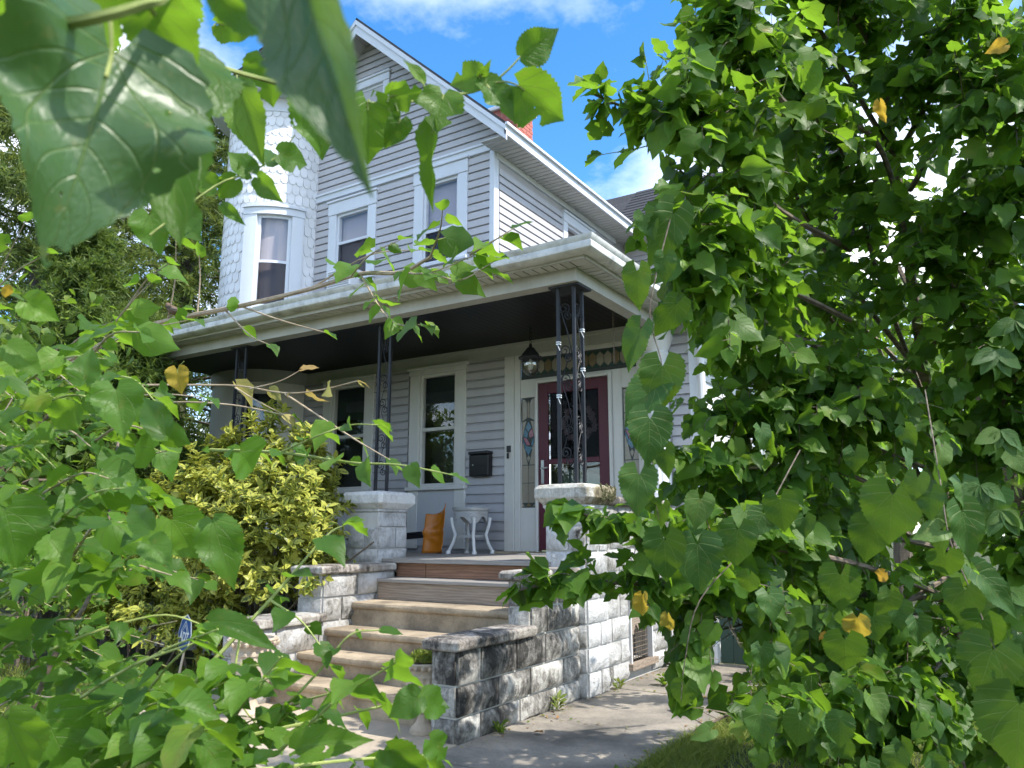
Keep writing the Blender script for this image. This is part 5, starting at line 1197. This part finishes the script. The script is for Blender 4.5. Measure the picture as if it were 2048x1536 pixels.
# ================================================================== right-hand mulberry with vines
random.seed(5)
TCc = thing('mulberry_tree', 'dense mulberry tree crowding the walkway, its leaves overlapping the house wall', 'tree', (.1, 4.3, 0))
pc = Plant(TCc, limit=300, clear=[(1060, 930, 1240, 985), (1000, 1000, 1100, 1120), (1180, 1290, 1345, 1540), (1180, 1420, 1470, 1540), (1000, 1240, 1240, 1540), (1415, 1225, 1495, 1340)])
main = [
 [(1950, 1800, 3.2), (1925, 1400, 3.2), (1900, 1100, 3.1), (1855, 790, 3.0), (1800, 400, 2.9), (1740, 0, 2.8), (1710, -220, 2.8)],
 [(1900, 1100, 3.1), (1750, 760, 2.9), (1600, 570, 2.7), (1480, 450, 2.5), (1360, 340, 2.3)],
 [(1820, 500, 2.9), (1750, 280, 2.6), (1600, 238, 2.4), (1420, 228, 2.2), (1280, 222, 2.1), (1190, 190, 2.05)],
 [(1800, 420, 2.9), (1650, 240, 2.7), (1560, 165, 2.6), (1480, 60, 2.5), (1440, -40, 2.4)],
 [(1850, 760, 3.0), (1650, 500, 2.9), (1560, 330, 2.8), (1450, 210, 2.7), (1400, 90, 2.7)],
 [(1900, 1000, 3.0), (1700, 860, 2.8), (1560, 760, 2.6), (1450, 690, 2.45), (1400, 620, 2.4)],
 [(1890, 1050, 3.0), (1700, 950, 2.6), (1560, 935, 2.4), (1430, 935, 2.3), (1345, 905, 2.25)],
 [(1910, 1200, 3.0), (1720, 1130, 2.5), (1500, 1090, 2.2), (1310, 1060, 2.05), (1200, 1040, 2.0), (1125, 1008, 2.0)],
 [(1910, 1220, 3.0), (1650, 1230, 2.5), (1420, 1190, 2.2), (1230, 1165, 2.05), (1090, 1170, 2.0), (1020, 1185, 2.0)],
 [(1500, 1070, 2.2), (1430, 1180, 2.15), (1385, 1270, 2.1), (1360, 1380, 2.1)],
 [(1930, 1400, 3.0), (1760, 1400, 2.5), (1600, 1410, 2.2), (1490, 1420, 2.1), (1410, 1450, 2.05)],
 [(1880, 900, 3.0), (1980, 600, 2.8), (2060, 300, 2.6), (2100, 50, 2.5)],
 [(1850, 700, 3.0), (1930, 350, 2.8), (1960, 60, 2.7), (1950, -150, 2.7)],
 [(1780, 300, 2.9), (1640, 60, 2.7), (1560, -80, 2.6)],
 [(1750, 100, 2.8), (1850, -40, 2.6), (1900, -200, 2.5)],
 [(1920, 1300, 3.1), (2020, 1150, 2.7), (2120, 1050, 2.5)],
 [(1920, 1400, 3.1), (2000, 1450, 2.6), (2100, 1480, 2.4)],
 [(1850, 780, 3.0), (1700, 640, 3.2), (1560, 640, 3.3), (1440, 560, 3.3)],
 [(1900, 1150, 3.1), (1750, 1020, 3.3), (1600, 1000, 3.4), (1480, 960, 3.4)],
 [(1900, 1250, 3.1), (1750, 1300, 3.4), (1620, 1330, 3.5), (1530, 1300, 3.5)],
 [(1830, 600, 3.0), (1720, 400, 3.4), (1620, 380, 3.6), (1500, 330, 3.6)],
 [(1900, 1100, 3.0), (1720, 1060, 2.7), (1560, 1040, 2.5), (1440, 1000, 2.4)], [(1900, 1200, 3.0), (1700, 1190, 2.7), (1560, 1230, 2.5), (1440, 1260, 2.4)], [(1890, 950, 3.0), (1700, 880, 2.7), (1560, 850, 2.5), (1440, 830, 2.4)],
 [(1900, 1200, 3.1), (2020, 1300, 2.6), (2080, 1400, 2.4)], [(1880, 950, 3.0), (2010, 800, 2.6), (2060, 650, 2.4)], [(1800, 300, 2.9), (1900, 150, 2.6), (2030, 90, 2.4)], [(1860, 700, 3.0), (2000, 500, 2.6), (2040, 330, 2.5)], [(1900, 1300, 3.0), (1780, 1450, 2.6), (1740, 1560, 2.5)],
 [(1700, 500, 2.8), (1560, 420, 2.4), (1480, 340, 2.2), (1420, 260, 2.1), (1385, 190, 2.05)], [(1700, 640, 2.7), (1540, 560, 2.3), (1450, 510, 2.1), (1390, 450, 2.0)], [(1600, 240, 2.4), (1520, 150, 2.3), (1490, 90, 2.2), (1450, 40, 2.2)], [(1650, 700, 2.7), (1520, 640, 2.3), (1450, 600, 2.1), (1410, 540, 2.0)],
 [(1820, 380, 2.8), (1900, 260, 2.5), (2010, 200, 2.3), (2090, 190, 2.3)], [(1830, 480, 2.9), (1950, 420, 2.5), (2070, 400, 2.3)], [(1790, 250, 2.9), (1840, 120, 2.6), (1930, 20, 2.4)], [(1760, 120, 2.8), (1700, 20, 2.6), (1660, -60, 2.5)], [(1880, 850, 3.0), (1990, 720, 2.7), (2080, 560, 2.5)],
 [(1880, 880, 3.0), (1760, 560, 2.8), (1700, 350, 2.7), (1620, 150, 2.6)], [(1900, 1000, 3.0), (2000, 900, 2.7), (2090, 800, 2.6)], [(1900, 1150, 3.0), (1780, 1230, 2.7), (1680, 1330, 2.6), (1600, 1480, 2.5)], [(1890, 900, 3.0), (1780, 820, 2.6), (1690, 780, 2.5), (1600, 830, 2.4)], [(1860, 800, 3.0), (1950, 700, 2.6), (1900, 560, 2.5), (1850, 480, 2.5)], [(1900, 1250, 3.0), (1820, 1330, 2.5), (1850, 1460, 2.4)],
]
KD = 1.35
LFR = dict(kinds=['heart', 'ovate', 'mitten', 'lobed_lo', 'heart_lo', 'ovate_lo', 'heart_lo', 'mitten_lo', 'lobed', 'heart_lo'], size=.078, spacing=.036, droop=.6, up=.45, jitter=.5)
tocam = -fwd
slim = {2: .22, 6: .4, 7: .18, 8: .18, 9: .25, 10: .45, 5: .6, 1: .7, 4: .7}
extra = []
for bi in (1, 5, 11, 16, 17, 18, 19, 21, 22):    # far-side boughs added to fill the crown and shade its lower leaves
    extra.append([(x+(110 if x < 1750 else 40), y+random.uniform(-60, 60), d*1.28) for x, y, d in main[bi][1:]])
for bi, pts in enumerate(main+extra):
    path = catmull([P(x, y, d*KD) for x, y, d in pts], 6)
    branch_obj(TCc, path, .04 if bi == 0 else .014, .004 if bi else .015, 'bark', 'trunk' if bi == 0 else 'branch', 8 if bi == 0 else 6)
    n = len(path); sl = slim.get(bi, 1.0)
    for i in range(int(n*(.3 if bi else .2)), n):
        fr_ = i/n
        lfr = LFR if bi < len(main) else dict(LFR, kinds=['heart_lo', 'ovate_lo'])
        for k in range(2 if sl < 1 and fr_ > .55 else (5 if path[i].z < 2.1 else 3)):
            if random.random() < .1+(1-sl)*.5*fr_: continue
            t = (path[min(i+1, n-1)]-path[max(i-1, 0)]).normalized()
            d = (t*.5+rv(.65)+Vector((0, 0, .15))).normalized(); ln = random.uniform(.2, .48)*(1-.5*fr_)*(1-(1-sl)*fr_)
            tw = grow(path[i], d, ln, 5, -.25, .14); pc.tw.tube(tw, [.0028, .0026, .0022, .0018, .0014, .001], 3, cap=False)
            out_ = (tw[-1]-path[i]).normalized()*.5+tocam*.25+sd*.25
            twig_leaves(pc, tw, outward=out_, **lfr)
    twig_leaves(pc, path[int(n*.6):], outward=tocam*.3, **LFR)
# upright shoot against the sky
for pts in ([(1440, 330, 2.5), (1420, 190, 2.5), (1395, 60, 2.5), (1390, 0, 2.5)], [(1330, 300, 2.3), (1305, 200, 2.3), (1290, 110, 2.3)], [(1500, 420, 2.6), (1600, 60, 2.5), (1640, -60, 2.5)], [(1460, 300, 2.4), (1380, 250, 2.3), (1300, 290, 2.2), (1200, 310, 2.15)]):
    path = catmull([P(x, y, d*KD) for x, y, d in pts], 5); branch_obj(TCc, path, .004, .0014, 'twig_green'); twig_leaves(pc, path, ['heart', 'mitten', 'lobed'], .075, .07, droop=.2, up=.7)
print('mulberry leaves', len(pc.leaves)); pc.finish(twigmat='bark')
# ---- wild grape vine hanging in front
TD = thing('grape_vine', 'wild grape vine trailing down with broad toothed heart-shaped leaves', 'vine', (-.3, 2.6, .0))
pd = Plant(TD, limit=200, clear=[(1405, 1205, 1505, 1345)]); random.seed(9)
def vine(pts, r=.0019): branch_obj(TD, catmull([P(*p) for p in pts], 5), r, r*.6, 'bark', 'stem')
vine([(1340, 440, 1.95), (1310, 560, 1.9), (1300, 640, 1.88), (1325, 740, 1.86), (1310, 850, 1.85), (1305, 960, 1.84), (1318, 1040, 1.84)])
vine([(1850, 780, 2.2), (1880, 960, 1.9), (1900, 1080, 1.8), (1950, 1200, 1.72), (1990, 1300, 1.65), (2040, 1420, 1.6)])
vine([(1600, 900, 2.3), (1500, 1080, 2.1), (1400, 1200, 2.0), (1370, 1320, 2.0), (1362, 1400, 2.0)], .002)
for b, t, w_, rl, dp, sd_ in [((1325, 732), (1322, 825), 1.05, 5, 1.82, 1), ((1300, 838), (1298, 935), 1.0, -8, 1.8, 2), ((1278, 950), (1272, 1035), 1.0, 10, 1.82, 3), ((1350, 610), (1310, 680), .85, -25, 1.86, 4), ((1280, 660), (1250, 745), .75, 30, 1.86, 5), ((1310, 765), (1245, 850), .85, 25, 1.84, 6), ((1275, 545), (1275, 625), .8, 20, 1.88, 7),
        ((1345, 430), (1300, 540), .8, -20, 1.95, 8), ((1330, 900), (1335, 960), .8, 20, 1.84, 9), ((1300, 1000), (1300, 1030), .9, 0, 1.84, 10), ((1325, 1010), (1320, 1060), .7, 20, 1.84, 11), ((1330, 515), (1330, 570), .9, 0, 1.9, 12), ((1290, 430), (1310, 480), .9, 0, 1.95, 13),
        ((1785, 990), (1775, 1095), 1.15, 5, 1.8, 14), ((1835, 955), (1825, 1005), .95, 0, 1.75, 15), ((1860, 985), (1862, 1045), .95, 0, 1.75, 16), ((1880, 1060), (1825, 1075), .9, 20, 1.74, 17), ((1925, 1025), (1950, 1130), .75, -30, 1.74, 18), ((1890, 1110), (1890, 1160), 1.1, 0, 1.72, 19), ((1930, 1180), (1925, 1255), 1.1, 5, 1.7, 20), ((1960, 1150), (2048, 1240), .55, -30, 1.66, 21),
        ((1965, 1240), (1960, 1310), 1.0, 0, 1.66, 22), ((1985, 1300), (1950, 1400), 1.15, 5, 1.62, 23), ((2040, 1410), (2030, 1560), 1.1, 0, 1.58, 24), ((2050, 1320), (2060, 1390), 1.1, 0, 1.6, 25), ((1400, 1000), (1390, 1060), 1.05, 0, 2.0, 26), ((1395, 1090), (1400, 1190), 1.1, 0, 2.0, 27), ((1330, 1080), (1330, 1170), 1.0, 10, 2.0, 28), ((1475, 1060), (1470, 1140), 1.05, 0, 2.0, 29),
        ((1560, 1000), (1570, 1070), 1.0, 0, 2.0, 30), ((1680, 1150), (1680, 1230), 1.05, 10, 1.95, 31), ((1740, 1050), (1730, 1130), 1.0, 0, 1.9, 32), ((1520, 1430), (1530, 1500), 1.05, 0, 1.8, 33), ((1600, 1440), (1590, 1500), 1.0, 10, 1.8, 34), ((1680, 1440), (1680, 1500), 1.05, 0, 1.8, 35), ((1690, 1280), (1690, 1350), 1.0, 0, 1.85, 36), ((1370, 1370), (1362, 1420), .95, 0, 2.0, 37), ((1420, 1460), (1380, 1480), .8, 0, 1.95, 38)]:
    hero(pd, b, t, dp, random.uniform(-.02, .04), w_, rl, 'grape', mat='leaf_vine', seed=sd_, fold=.14, wave=.022, droop=.22)
for b, t, w_, sd_ in [((1715, 1235), (1720, 1285), 1.0, 50), ((1655, 1265), (1665, 1290), 1.0, 51), ((1770, 1145), (1755, 1165), .9, 52), ((1285, 1190), (1280, 1240), .6, 53), ((1335, 1230), (1340, 1270), .6, 54), ((1760, 205), (1770, 250), .5, 55), ((2010, 90), (1970, 105), .9, 56)]:
    hero(pd, b, t, 2.0, .02, w_, 15, 'heart', mat='leaf_yellow', seed=sd_, fold=.5, wave=.12, droop=.4)
# fallen-in vine leaves through the tree
for i in range(46):
    x, y_ = random.uniform(1480, 2060), random.uniform(850, 1540); d = random.uniform(1.9, 2.7); b = P(x, y_, d)
    pd.leaf(b, b+Vector((0, 0, -1))+rv(.25), tocam+rv(.4), 'grape', random.uniform(.055, .085), 'leaf_vine')
for (x, y_, d) in ((1960, 970, 1.9), (2000, 1020, 1.9), (2010, 1180, 1.8), (1990, 700, 1.9), (2030, 640, 1.9), (2000, 860, 1.9)):   # five-fingered creeper
    c = P(x, y_, d)
    for k in range(5):
        a = R(-150+30*k*1.0+random.uniform(-8, 8)); dd = (rgt*math.cos(a)+upv*math.sin(a)-fwd*.2).normalized(); pd.leaf(c, c+dd, tocam+Vector((0, 0, .3)), 'ellip', .075, 'leaf_vine')
pd.finish(twigmat='twig_green')

# ================================================================== aucuba and low planting
random.seed(31)
def bush(name, label, cat, centre, radii, n_shoots, kinds, size, mat, per=9, limit=280, elong=.7, shell=.55, stem=True, twm='twig_green', topz=None):
    o = thing(name, label, cat, (centre[0], centre[1], 0)); pl = Plant(o, limit=limit); C_ = Vector(centre)
    for i in range(n_shoots):
        v = rv(); v.z = abs(v.z)*.9-.25; v.normalize(); rad = shell+(1-shell)*random.random()**.5
        wob = 1+.16*math.sin(v.x*5+v.y*7+centre[0])+.1*math.sin(v.z*9+v.x*4)
        p = C_+Vector((v.x*radii[0], v.y*radii[1], v.z*radii[2]))*rad*wob
        if p.z < .06: continue
        axis = (v+Vector((0, 0, elong))+rv(.2)).normalized(); a0 = random.uniform(0, 6.28)
        e1 = axis.orthogonal().normalized(); e2 = axis.cross(e1)
        if i % 2 == 0: pl.tw.tube([p-axis*.16, p], .004, 3, cap=False)
        for k in range(per):
            a = a0+k*2.4; r_ = (e1*math.cos(a)+e2*math.sin(a)); tlt = random.uniform(.35, 1.0); d = (r_*tlt+axis*(1.0-tlt*.55)+Vector((0, 0, -.25))).normalized()
            b = p-axis*.09*(k/per)+r_*.008; pl.leaf(b, b+d, axis+rv(.25)-r_*.2, random.choice(kinds), size*random.uniform(.7, 1.2), mat)
    if stem:
        for k in range(6):
            v = rv(); st = C_*1.0; st.z = 0; e = C_+Vector((v.x*radii[0]*.35, v.y*radii[1]*.35, radii[2]*.2)); branch_obj(o, catmull([st+Vector((v.x*.1, v.y*.1, -.05)), (st+e)/2+rv(.05), e], 4), .018, .008, 'bark', 'stem', 5)
    pl.finish(twigmat=twm); return o
bush('aucuba_bush', 'large yellow-spotted aucuba bush filling the bed left of the steps', 'bush', (-6.85, 5.25, 1.0), (1.65, .65, 1.1), 900, ['ellip', 'ellip', 'narrow'], .1, 'leaf_aucuba', per=9, limit=300)
bush('aucuba_bush', 'tall crown of yellow-spotted leaves against the iron column', 'bush', (-6.6, 5.55, 1.68), (1.0, .4, .86), 380, ['ellip', 'narrow'], .11, 'leaf_aucuba', per=9, limit=200)
bush('aucuba_bush', 'low yellow-spotted bush beneath the security sign', 'bush', (-7.45, 4.95, .45), (1.35, .5, .62), 420, ['ellip', 'narrow'], .1, 'leaf_aucuba', per=8, limit=160)
bush('privet_bush', 'fine-leaved green shrub at the left edge of the yard', 'bush', (-8.6, 4.3, .75), (1.4, .7, .95), 560, ['ellip'], .055, 'leaf_small', per=9, limit=120)
bush('rose_bush', 'small green shrub with tan heads at the gate', 'bush', (-1.75, 7.55, .22), (.42, .42, .3), 130, ['ellip', 'heart'], .06, 'leaf_small', per=8, limit=90)
bush('lawn_shrub', 'sunny low shrub beside the walkway under the mulberry', 'bush', (-1.45, 6.3, .15), (.38, .75, .22), 130, ['ellip', 'heart'], .05, 'leaf_small', per=8, limit=60)
# tan flower heads
hy = thing('hydrangea', 'dried tan hydrangea heads beside the green gate', 'plant', (-1.95, 7.3, 0)); ph_ = Plant(hy, limit=60)
for cx_, cy_, cz_ in ((-2.02, 7.25, .38), (-1.93, 7.3, .44), (-1.9, 7.22, .33)):
    MB().tube([(cx_, cy_, -.04), (cx_+.01, cy_, cz_)], .006, 5).build('stem', 'twig_tan', hy)
    for k in range(34):
        v = rv().normalized(); p = Vector((cx_, cy_, cz_))+v*.055; ph_.leaf(p, p+(v+rv(.5)), v, 'heart', .03, 'leaf_yellow' if k % 4 == 0 else 'leaf_dry')
ph_.finish()
# sedum in the right urn
pu = Plant(ur, 'sprig', limit=0); cu = Vector((-3.455, 4.36, .43))
for k in range(420):
    a = random.uniform(0, 6.28); r_ = .115*random.random()**.5; h = .1*(1-(r_/.13)**2)*random.uniform(.4, 1.15); p = cu+Vector((r_*math.cos(a), r_*math.sin(a), h*.8)); v = Vector((math.cos(a)*r_*6, math.sin(a)*r_*6, 1))+rv(.35)
    pu.leaf(p, p+v, rv(), 'ellip', random.uniform(.022, .04), 'grass')
pu.finish(stuffname='sedum')
# ---- conifers behind
def conifer(name, label, base, height, crown0, rad, n_br, mat, needle, spray, droop=.25, seed=1, wn=.0016, thin=1.0, lean=0):
    random.seed(seed); o = thing(name, label, 'tree', base); B0 = Vector(base); m = MB()
    branch_obj(o, [B0+Vector((lean*t*height, 0, height*t)) for t in (0, .3, .6, .85, 1)], rad*.085, .02, 'pine_bark', 'trunk', 8)
    tw = MB(); A = []; D = []
    for i in range(n_br):
        t = crown0+(1-crown0)*(i+random.random())/n_br; z = height*t; az = i*2.399+random.uniform(-.3, .3)
        ln = rad*(1-(t-crown0)/(1-crown0))**.75*random.uniform(.65, 1.15)+.15
        d = Vector((math.cos(az), math.sin(az), .25-droop)); p0 = B0+Vector((lean*z, 0, z)); path = grow(p0, d, ln, 7, -droop*.7, .1)
        tw.tube(path, [.028*(1-k/8)*(.4+ln/3) for k in range(8)], 4, cap=False)
        for k in range(1, 8):
            for q in range(int(5*thin)+(k > 4)*2):
                dd = (path[k]-path[k-1]).normalized(); s_ = grow(path[k]-dd*random.random()*ln/7, (dd*.5+rv(.55)+Vector((0, 0, -.15))), ln*.2+.12, 3, -.1, .1)
                for a_, b_ in zip(s_[:-1], s_[1:]):
                    for e in range(spray):
                        A.append((a_+(b_-a_)*random.random())[:]); D.append(((b_-a_).normalized()*.7+rv(.5))[:])
    tw.build('branches', 'pine_bark', o, 'stuff')
    A = np.array(A); D = np.array(D); D /= np.linalg.norm(D, axis=1)[:, None]; n = len(A)
    Ln = needle*rng.uniform(.6, 1.3, n)[:, None]; S = np.cross(D, rng.normal(size=(n, 3))); S /= np.linalg.norm(S, axis=1)[:, None]
    W_ = wn*rng.uniform(.7, 1.4, n)[:, None]
    V = np.stack([A-S*W_, A+S*W_, A+D*Ln+S*W_*.3, A+D*Ln-S*W_*.3], 1).reshape(-1, 3)-np.array(base)
    Fq = np.arange(n*4).reshape(-1, 4); UV = np.tile(np.array([[-.5, 0], [.5, 0], [.5, 1], [-.5, 1]]), (n, 1))
    link('crown', mesh_np('crown', V, Fq, UV, np.repeat(rng.random(n), 4), mat, False), None, o, 'stuff'); return n
def at_ground(px, d): 
    p = P(px, 1065, d); return (p.x, p.y, 0)
tot = 0
tot += conifer('juniper_tree', 'bushy green juniper standing at the left end of the porch', at_ground(110, 10.5), 5.6, .06, 1.7, 115, 'needle', .085, 7, -.1, 3, .0085)
tot += conifer('juniper_tree', 'feathery juniper tips brushing the end of the porch gutter', at_ground(235, 9.4), 4.0, .2, .95, 70, 'needle', .08, 7, -.1, 13, .0075)
tot += conifer('pine_tree', 'tall ragged pine showing sky through its boughs behind the turret', at_ground(330, 17), 12.5, .14, 3.4, 110, 'needle_pine', .2, 8, .3, 4, .012, .9)
tot += conifer('pine_tree', 'broad dark pine filling the sky at the far left edge', at_ground(20, 15), 13.5, .08, 3.6, 140, 'needle_pine', .19, 7, .25, 5, .012, 1.0)
tot += conifer('pine_tree', 'distant pine whose tips rise above the side roof', at_ground(1130, 30), 15.6, .3, 2.4, 70, 'needle_pine', .26, 5, .05, 6, .02, .8)
tot += conifer('juniper_tree', 'clipped green conifer seen under the far end of the porch', at_ground(375, 14.5), 2.9, .05, 1.1, 70, 'needle', .09, 5, -.1, 8, .011)
# ---- broadleaf trees beyond the yard on the right and far left
def far_tree(label, base, h, rad, n, mat='leaf_small', sz=.16, seed=1):
    random.seed(seed); o = thing('garden_tree', label, 'tree', base); B0 = Vector(base); pl = Plant(o, limit=0)
    branch_obj(o, [B0, B0+Vector((.1, 0, h*.4)), B0+Vector((0, .1, h*.8))], rad*.09, .05, 'bark', 'trunk', 7)
    cl = [(B0+Vector((random.gauss(0, .5)*rad, random.gauss(0, .5)*rad, h*random.uniform(.35, 1.0))), rad*random.uniform(.3, .55)) for _ in range(16)]
    for c, r_ in cl: branch_obj(o, catmull([B0+Vector((0, 0, h*.3)), (B0+Vector((0, 0, h*.5))+c)/2, c], 3), rad*.03, .015, 'bark', 'branch', 4)
    for i in range(n):
        c, r_ = random.choice(cl); v = rv().normalized(); p = c+v*r_*random.random()**.35; pl.leaf(p, p+(rv(.6)+Vector((0, 0, -.4))), v+Vector((0, 0, .6)), random.choice(['heart_lo', 'ovate_lo', 'ellip_lo']), sz*random.uniform(.7, 1.2), mat)
    pl.finish(); return o
far_tree('sunlit leafy tree standing beyond the end of the white side wall', at_ground(1800, 16), 6.5, 2.6, 2600, seed=2, sz=.2)
far_tree('leafy tree glimpsed low through the mulberry at the lower edge of the lawn', at_ground(2050, 9), 3.6, 1.9, 2200, seed=3, sz=.15)
far_tree('thin leafy tree between the junipers and the street', at_ground(-60, 8), 3.4, 1.5, 1700, seed=4, sz=.13)
# ---- grass and weeds
random.seed(44)
def grass_patch(name, quads, n, h, mat='grass', w0=.004):
    A = []
    for (x0, x1, y0, y1), k in zip(quads, n): A.append(np.stack([rng.uniform(x0, x1, k), rng.uniform(y0, y1, k), np.full(k, -.03)], 1))
    A = np.concatenate(A); m = len(A); dens = np.sin(A[:, 0]*4.1+1)*np.cos(A[:, 1]*3.3)*.35+.75
    hh = (h*rng.uniform(.4, 1.2, m)*np.clip(dens, .3, 1.3))[:, None]; a = rng.uniform(0, 6.28, m); S = np.stack([np.cos(a), np.sin(a), 0*a], 1)*w0; D = np.stack([rng.normal(0, .45, m), rng.normal(0, .45, m), np.ones(m)], 1)
    mid = A+D*hh*.55; tip = A+D*hh*np.array([1.5, 1.5, .95])
    V = np.stack([A-S, A+S, mid+S*.7, mid-S*.7, tip+S*.15, tip-S*.15], 1).reshape(-1, 3); b = np.arange(m)[:, None]*6
    Fq = np.concatenate([b+np.array([[0, 1, 2, 3]]), b+np.array([[3, 2, 4, 5]])]); UV = np.tile(np.array([[-.5, 0], [.5, 0], [.5, .5], [-.5, .5], [.5, 1], [-.5, 1]]), (m, 1))
    tagmesh(link(name, mesh_np(name, V, Fq, UV, np.repeat(rng.random(m), 6), mat), None), kind='stuff')
grass_patch('grass', [(-1.97, -.2, 3.2, 8.0), (-1.93, -1.6, 4.2, 5.6), (-8.8, -6.05, 3.0, 5.2), (-.2, 2.5, 3.5, 9)], [15000, 5000, 9000, 5000], .085)
tagmesh(bpy.data.objects['grass'], 'sparse yellow-green lawn grass along the walkway and bed', 'grass')
def weed(label, p, n, sz, mat='leaf_small', kd='ellip'):
    o = thing('weed', label, 'weed', p); pl = Plant(o, limit=n); c = Vector(p)
    for k in range(n):
        a = random.uniform(0, 6.28); d = Vector((math.cos(a), math.sin(a), random.uniform(.3, 1.4))); b = c+Vector((math.cos(a)*.02, math.sin(a)*.02, random.random()*sz*1.2)); pl.leaf(b, b+d, Vector((0, 0, 1))+rv(.3), kd, sz*random.uniform(.7, 1.2), mat)
        if k % 3 == 0: pl.tw.tube([c, b], .002, 3, cap=False)
    pl.finish(minpx=3, twigmat='twig_green')
weed('small weed sprouting at the foot of the grimy wing wall corner', (-3.02, 4.62, 0), 26, .05)
weed('tall ragged weed in the joint below the wing wall', (-3.03, 5.42, 0), 30, .07, 'grass', 'narrow')
weed('weed growing against the pier base', (-2.98, 6.42, 0), 20, .055, 'grass', 'narrow')
weed('bright green weed in the crack of the walkway', (-2.72, 6.75, 0), 26, .065)
weed('leafy weed at the foot of the vented wall', (-3.0, 7.75, 0), 34, .09)
weed('upright leafy seedling at the near edge of the walkway', tuple(P(1255, 1545, 3.6)[:2])+(0,), 14, .13, 'leaf_small', 'ellip')
# fallen leaves
for i, (x, y_, z) in enumerate(((-4.55, 4.93, .51), (-2.75, 4.72, .004), (-2.3, 5.9, .004), (-3.9, 3.9, .004))):
    o = bpy.data.objects.new('fallen_leaf', leaf_mesh('ovate', 1, 'dead_leaf')); COL.objects.link(o); o.location = (x, y_, z+.012); o.scale = (.07,)*3; o.rotation_euler = (.15, .1, i*1.7)
    tagmesh(o, ['curled brown leaf lying on a concrete step', 'brown leaf lying on the walkway near the wing wall', 'brown leaf lying on the walkway past the joint', 'brown leaf lying on the tan landing'][i], 'leaf', 'fallen leaves')
print('needles', tot)

# ---- leaf litter and grit in the joints and along the wall foot
lt = thing('leaf_litter', 'scattered dry leaf bits along the wall foot and walkway joints', 'leaf litter', (-2.8, 5.5, 0), kind='stuff'); plt = Plant(lt, limit=0); random.seed(77)
for k in range(190):
    r_ = random.random()
    if r_ < .5: p = Vector((-3.05+abs(random.gauss(0, .07)), random.uniform(4.2, 8.0), .004))
    elif r_ < .75: p = Vector((random.uniform(-3.0, -1.98), random.choice((5.17, 6.45, 7.4))+random.gauss(0, .03), .004))
    else: p = Vector((-1.97-abs(random.gauss(0, .06)), random.uniform(4.2, 7.8), .004))
    a = random.uniform(0, 6.28); plt.leaf(p, p+Vector((math.cos(a), math.sin(a), random.uniform(0, .25))), Vector((0, 0, 1))+rv(.3), random.choice(['ellip_lo', 'ovate_lo']), random.uniform(.012, .035), random.choice(['leaf_dry', 'dead_leaf', 'leaf_small']))
plt.finish(stuffname='litter')
